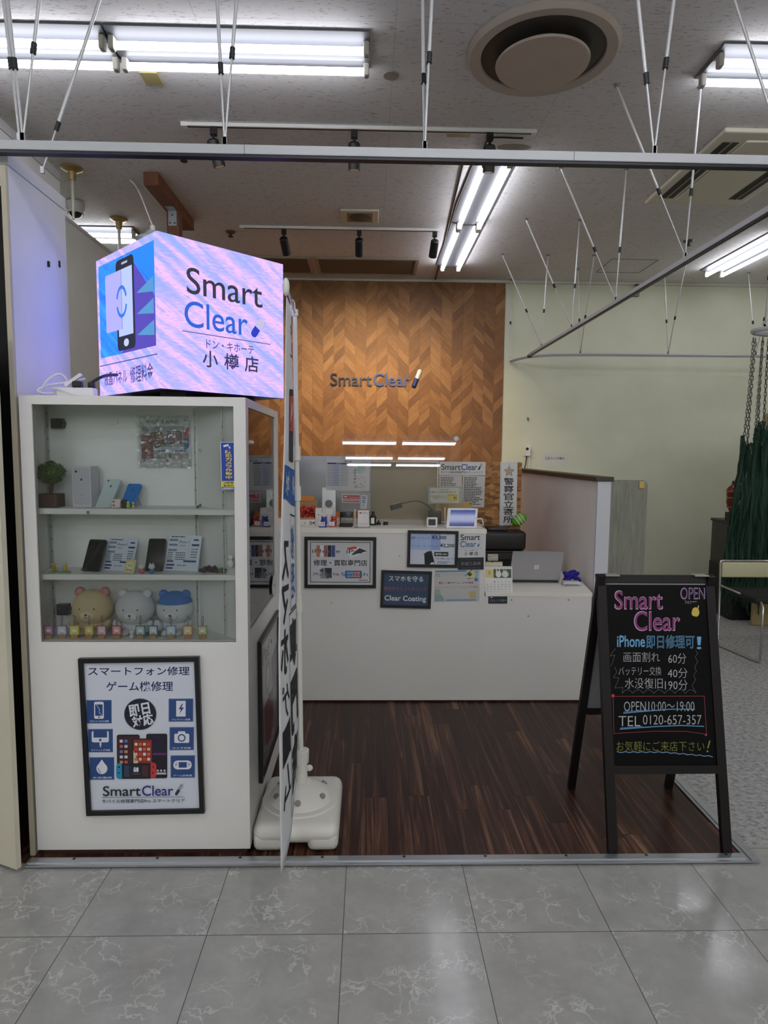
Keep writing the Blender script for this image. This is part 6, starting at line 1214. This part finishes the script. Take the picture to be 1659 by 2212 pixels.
# ================================================================ chalkboard stand
BX0, BX1 = .968, 1.467; FB, FT = Vector((0, 2.408, 0)), Vector((0, 2.662, 1.086)); RB = Vector((0, 2.942, 0))
vF = (FT-FB).normalized(); nF = Vector((1, 0, 0)).cross(vF)       # faces the aisle
def UF(px, py):
    d = AX*((px-IMG_W/2)/F_PX) + AD*((py-IMG_H/2)/F_PX) + AF; o = Vector((0, 0, CAM_H)); t = (FB-o).dot(nF)/d.dot(nF); return o+d*t
M_DW = cm('#150e0f', .45, spec=.3); M_BOARD = cm('#060607', .5, spec=.12)
r = thing('chalkboard_stand', 'dark folding chalkboard stand with colourful handwriting on the wood floor', 'sign', ((BX0+BX1)/2, 2.66, 0))
L = (FT-FB).length
def frame_piece(p0, u0, u1, v0, v1, n, v, t, name, mt):
    o = Vector((0, p0.y, p0.z)); P_ = lambda u, w: Vector((u, 0, 0)) + o + v*w
    return MB().prism([P_(u0, v0), P_(u1, v0), P_(u1, v1), P_(u0, v1)], -n*t).build(name, mt, r)
vb = (UF(1430, 1672)-FB).dot(vF); vt = (UF(1430, 1654)-FB).dot(vF); sw = .037
for u in (BX0, BX1-sw): frame_piece(FB+vF*.004, u, u+sw, 0, L, nF, vF, .024, 'front_leg', M_DW)
frame_piece(FB, BX0+sw, BX1-sw, vb, vt, nF, vF, .024, 'bottom_rail', M_DW); frame_piece(FB, BX0+sw, BX1-sw, L-.034, L, nF, vF, .024, 'top_rail', M_DW)
brd = FB - nF*.006; frame_piece(brd, BX0+sw, BX1-sw, vt, L-.034, nF, vF, .006, 'board', M_BOARD)
vR = (Vector((0, FT.y, FT.z))-RB).normalized(); nR = vR.cross(Vector((1, 0, 0)))
LR_ = (FT-RB).length-.004
for u in (BX0-.004, BX1-sw+.004): frame_piece(RB+vR*.004, u, u+sw*.9, 0, LR_, nR, vR, .022, 'back_leg', M_DW)
vb2 = .46; frame_piece(RB, BX0+sw*.9, BX1-sw, vb2-.03, vb2, nR, vR, .022, 'back_rail', M_DW); frame_piece(RB-nR*.008, BX0+sw*.9, BX1-sw, vb2, LR_-.03, nR, vR, .006, 'back_board', cm('#8f9090', .3))
for u in (BX0+.03, BX1-.09): MB().box(u, u+.06, FT.y-.02, FT.y+.02, FT.z-.004, FT.z+.002, bev=.001).build('hinge', cm('#a9a59c', .35, .7), r)
q0 = UF(1220, 1220)
off = nF*(-.006)
def fn(x, y):
    d = AX*((1220+x/3.3525-IMG_W/2)/F_PX) + AD*((1220+y/3.3525-IMG_H/2)/F_PX) + AF; o = Vector((0, 0, CAM_H)); t = (brd-o).dot(nF)/d.dot(nF); return o+d*t
A = Art(0, 0, 1341, 2212); PK, LV, WT, BL_, YG, RD = '#a8447e', '#b79abf', '#b9b9bd', '#5a92bb', '#8a8c37', '#8c2f38'
for s_, bx_ in (('Smart', (360, 185, 710, 325)), ('Clear', (500, 335, 835, 480))):
    A.text(s_, *bx_, '#c79cc0', .014); A.text(s_, bx_[0]+6, bx_[1]+6, bx_[2]-6, bx_[3]-6, '#7d2f66', .002)
TL_, TR_, BL2 = UF(1250, 1260)+off, UF(1500, 1260)+off, UF(1250, 1600)+off
A.build('chalk_heading', r, TL_, TR_, BL2, base=None, fn=fn, rough=.7, step=.0004); A = Art(0, 0, 1341, 2212)
A.text('OPEN', 838, 165, 1015, 250, '#b58fc2', .01); A.text('OPEN', 843, 171, 1010, 244, '#2b1d30', -.012); A.text('フォン', 868, 260, 918, 282, WT); A.line([(922, 268), (955, 267)], 3, WT)
A.build('chalk_open', r, TL_, TR_, BL2, base=None, fn=fn, rough=.7, step=.0004); A = Art(0, 0, 1341, 2212)
A.text('iPhone', 378, 512, 580, 596, '#6aa3cc', .014); A.text('即日修理可', 588, 508, 940, 606, '#6aa3cc', .016); A.text('即日修理可', 588, 510, 940, 604, '#24506e', -.004); A.text('！', 955, 520, 990, 612, '#6aa3cc', .01)
th = -.012
A.text('画面割れ', 425, 632, 688, 704, WT, th); A.text('60分', 750, 640, 878, 716, WT, th); A.text('バッテリー交換', 390, 738, 698, 800, WT, th); A.text('40分', 745, 748, 888, 820, WT, th); A.text('水没復旧', 435, 820, 708, 896, WT, th); A.text('190分', 725, 832, 888, 908, WT, th)
A.line([(366, 606), (340, 640), (330, 662), (362, 652), (336, 734)], 3, '#5e5e60'); A.line([(362, 740), (376, 778), (350, 815), (392, 820), (362, 892), (420, 888), (415, 930)], 3, '#5e5e60')
for i in range(7):
    x0 = 415+i*76; A.line([(x0+76*t, 930-26*math.sin(math.pi*t)) for t in (j/8 for j in range(9))], 3, '#5e5e60')
A.line([(945, 620), (958, 640), (940, 668), (960, 700), (936, 740), (950, 770), (928, 800), (944, 830), (918, 876), (944, 920)], 3, '#5e5e60')
A.build('chalk_price_list', r, TL_, TR_, BL2, base=None, fn=fn, rough=.7, step=.0004); A = Art(0, 0, 1341, 2212)
A.line([(350, 953), (1010, 951), (1026, 1228), (880, 1206), (640, 1205), (356, 1222)], 4, RD, True); A.ell(349, 948, 11, 12, '#b23a45'); A.ell(1022, 1232, 8, 8, '#b23a45')
A.text('OPEN10:00～19:00', 428, 990, 938, 1060, WT, th); A.line([(425, 1074), (560, 1062), (760, 1046), (940, 1045)], 7, BL_); A.line([(430, 1064), (600, 1052)], 4, BL_)
A.text('TEL', 390, 1096, 545, 1168, WT, th); A.text('0120-657-357', 566, 1088, 988, 1156, WT, th); A.line([(400, 1190), (640, 1172), (840, 1163), (1005, 1170)], 7, BL_); A.line([(404, 1182), (560, 1170)], 4, BL_)
A.build('chalk_opening_hours', r, TL_, TR_, BL2, base=None, fn=fn, rough=.7, step=.0004); A = Art(0, 0, 1341, 2212)
A.text('お気軽にご来店下さい', 375, 1278, 1010, 1350, YG, -.014); A.line([(1050, 1276), (1036, 1326)], 9, YG); A.ell(1033, 1350, 7, 7, YG); A.line([(378+i*30, 1356+(4 if i % 2 else -3)+max(0, i-11)*2.6) for i in range(24)], 6, '#6f8fb5')
A.build('chalk_invitation', r, UF(1250, 1260)+off, UF(1500, 1260)+off, UF(1250, 1600)+off, base=None, fn=fn, rough=.7, step=.0004)

B = Art(0, 0, 1341, 2212); B.ell(948, 342, 26, 34, '#c9b04a', rot=-.2); B.ell(936, 350, 18, 22, '#c9b04a'); B.line([(962, 322), (968, 298)], 8, '#c9b04a')
B.build('yellow_sticker', r, UF(1250, 1260)+off, UF(1500, 1260)+off, UF(1250, 1600)+off, base=None, fn=fn, rough=.6)
# ================================================================ right side: chair, cabinet, net curtain
F3, F4 = U(1550, 1393, Z=.008), U(1641, 1432, Z=.008); ux = Vector((1, .0, 0))
r = thing('stacking_chair', 'chrome wire chair with a cream backrest pad at the right edge', 'chair', (F4.x+.2, (F3.y+F4.y)/2, 0))
SX = F4.x; yB, yF_ = F3.y, F4.y; zs = .47; zb = U(1563, 1215, Y=yB+.03).z
def side(x): return [Vector((x-.01, yB+.02, zb)), Vector((x-.005, yB+.01, zs+.06)), Vector((x, yB, .012)), Vector((x, yF_, .012)), Vector((x, yF_+.01, zs)), Vector((x-.005, yB+.01, zs+.055))]
x_l = F3.x; 
for x in (x_l, x_l+.50): MB().tube([(x, yB+.03, zb), (x, yB+.015, zs+.04), (x, yB-.005, .02), (x, yB-.02, .012), (x+(F4.x-F3.x)*.9, yF_+.02, .012), (x+(F4.x-F3.x), yF_, .02), (x+(F4.x-F3.x), yF_-.0, zs-.03), (x+(F4.x-F3.x), yF_+.02, zs), (x, yB+.01, zs+.045)], .0085, n=10).build('side_frame', M_CHROME, r, smooth=60)
MB().tube([(x_l, yB+.03, zb-.01), (x_l+.005, yB+.03, zb+.012), (x_l+.03, yB+.03, zb+.016), (x_l+.47, yB+.03, zb+.016), (x_l+.495, yB+.03, zb+.012), (x_l+.50, yB+.03, zb-.01)], .0085, n=10).build('back_rail', M_CHROME, r, smooth=60)
MB().box(x_l+.012, x_l+.488, yB+.012, yB+.05, zb-.125, zb+.004, bev=.014, seg=3).build('backrest', cm('#c9c39e', .7, bump=.2, bscale=150), r, smooth=40)
MB().box(x_l+.03, x_l+.50, yF_+.03, yB-.0, zs-.01, zs+.035, bev=.015, seg=3).build('seat', cm('#151416', .7), r, smooth=40)
cb_ = U(1535, 1118, Y=7.02); x0, x1, z1 = cb_.x+.01, cb_.x+.55, cb_.z
r = thing('dark_cabinet', 'dark grey cabinet against the beige wall behind the net curtain', 'cabinet', ((x0+x1)/2, 6.75, 0)); MB().box(x0, x1, 6.55, 7.0, .012, z1-.03).build('cabinet_body', cm('#4a4540', .5), r); MB().box(x0-.01, x1+.01, 6.53, 7.02, z1-.03, z1, bev=.006).build('cabinet_top', cm('#3a2c26', .4), r); MB().box(x0+.02, x1-.02, 6.56, 6.98, .001, .012).build('plinth', M_BLACK, r)
xx = U(1577, 1100, Y=6.7).x+.02; zz = z1
r = thing('ornamental_bottle', 'red and gold ornamental bottle on a dark base on the cabinet', 'bottle', (xx, 6.7, zz)); MB().box(xx-.05, xx+.04, 6.66, 6.74, zz+.0005, zz+.09, bev=.004).build('base', cm('#1d1212', .4), r)
prof = [(0, .09), (.025, .09), (.03, .11), (.045, .14), (.06, .20), (.052, .25), (.06, .27), (.062, .33), (.04, .36), (.02, .375), (.012, .40), (.016, .41), (0, .43)]
bb_ = MB().lathe(prof, (xx, 6.7, zz), 24).build('bottle_body', cm('#7a2a24', .2, .3), r, smooth=50)
for a, b_ in ((.135, .05), (.235, .058), (.30, .064)): MB().lathe([(b_-.006, a), (b_+.004, a+.004), (b_+.004, a+.016), (b_-.006, a+.02)], (xx, 6.7, zz), 24).build('gold_band', cm('#b08c3f', .25, .8), bb_, smooth=50)
tag(MB().box(3.52, 4.7, 6.05, 6.5, .001, .52, bev=.01).build('storage_box', cm('#121313', .6)), 'long black storage box on the carpet behind the cream chair', 'box')
# ---- curtain of green net on chains, hung from a bent rail
YN = 5.55; T0 = U(1622, 721, Z=2.62)
r = thing('net_curtain', 'dark green net curtain hanging on chains at the right edge', 'curtain', (3.6, YN, 2.62))
rail = [Vector((4.7, 5.02, 2.63)), Vector((3.75, 5.14, 2.63)), Vector((3.40, 5.22, 2.63)), Vector((3.22, 5.33, 2.63)), Vector((3.20, 5.43, 2.63)), Vector((3.27, 5.52, 2.63)), Vector((3.45, 5.58, 2.63)), Vector((4.7, 5.66, 2.63))]
tag(MB().tube(rail, .021, n=6, smooth=2).build('curtain_rail', M_RAIL, smooth=30), 'bent grey curtain rail above the green net at the right edge', 'rail')
for lab, t0 in (('front', (3.12, 5.1, HC)), ('upright', (3.30, 5.36, HC)), ('right-hand', (3.62, 5.2, HC))): rod('%s hanger rod of the bent curtain rail at the right edge' % lab, t0, (3.262, 5.36, 2.665), .6)
M_CH = cm('#7b7a74', .4, .6); M_NET = cm('#123626', .75); M_NETY = cm('#7d7a2c', .75)
tops = []; NCH = 14
def netx(u, z):
    """position of strand u (0 left .. 1 right) of the gathered net at height z"""
    for (za, xa, wa), (zb, xb, wb) in zip(NETL, NETL[1:]):
        if z >= zb or zb == NETL[-1][0]:
            t = (z-za)/(zb-za); k = max(0, min(1, (2.60-z)/2.2))
            x = xa+(xb-xa)*t + u*(wa+(wb-wa)*t) + .012*math.sin(u*37+z*3)*k
            return Vector((x, YN+.03*math.sin(u*31)+.05*math.sin(u*11+k*3)*k, z))
NETL = [(q.z, q.x, w) for q, w in ((U(1627, 735, Y=YN), .42), (U(1611, 945, Y=YN), .46), (U(1594, 1075, Y=YN), .6), (U(1572, 1180, Y=YN), .75), (U(1553, 1335, Y=YN), .95), (U(1550, 1420, Y=YN), 1.0))]
for i in range(NCH):
    u = i/(NCH-1); m = MB(); n = 26; z_lo = 1.77-.10*math.sin(i*2.1)
    for j in range(n):
        za, zb_ = 2.60-(2.60-z_lo)*j/n, 2.60-(2.60-z_lo)*(j+1.25)/n; a, b_ = netx(u, za), netx(u, zb_); md = (a+b_)/2; h = (a-b_)/2; w = Vector((.009, .0, 0)) if j % 2 else Vector((.003, .009, 0))
        m.tube([md+h, md+h*.7+w, md-h*.7+w, md-h, md-h*.7-w, md+h*.7-w], .0042, n=4, closed=True)
    m.build('chain', M_CH, r)
R3 = random.Random(5)
m = MB(); my = MB()
for i in range(300):
    u = (i+.5)/300; z0 = 1.78-.10*math.sin(u*8*2.1)+R3.uniform(-.06, .02); ph = R3.uniform(0, 6); zc = .30+.05*math.sin(u*20); tgt = my if (u > .72 and R3.random() < .6) else m
    tgt.tube([netx(u, z0+(zc-z0)*t) + Vector((.012*math.sin(ph+t*19), .02*math.sin(ph*1.7+t*13), 0)) for t in (j/14 for j in range(15))], .007 if i % 3 else .011, n=3)
for i in range(340):
    u = R3.uniform(.02, .96); z0 = R3.uniform(.4, 1.6); d = R3.choice((-1, 1))*R3.uniform(.02, .05); m.tube([netx(min(1, max(0, u+d*t*2)), z0-t*.25)+Vector((0, .012*math.sin(t*9), 0)) for t in (j/4 for j in range(5))], .005, n=3)
m.build('green_net', M_NET, r); my.build('yellow_net', M_NETY, r)
tag(MB().box(3.62, 4.5, 5.86, 5.9, .001, 1.98, bev=.01).build('tan_board', cm('#a8946a', .6)), 'tan board standing behind the green net at the right edge', 'board')
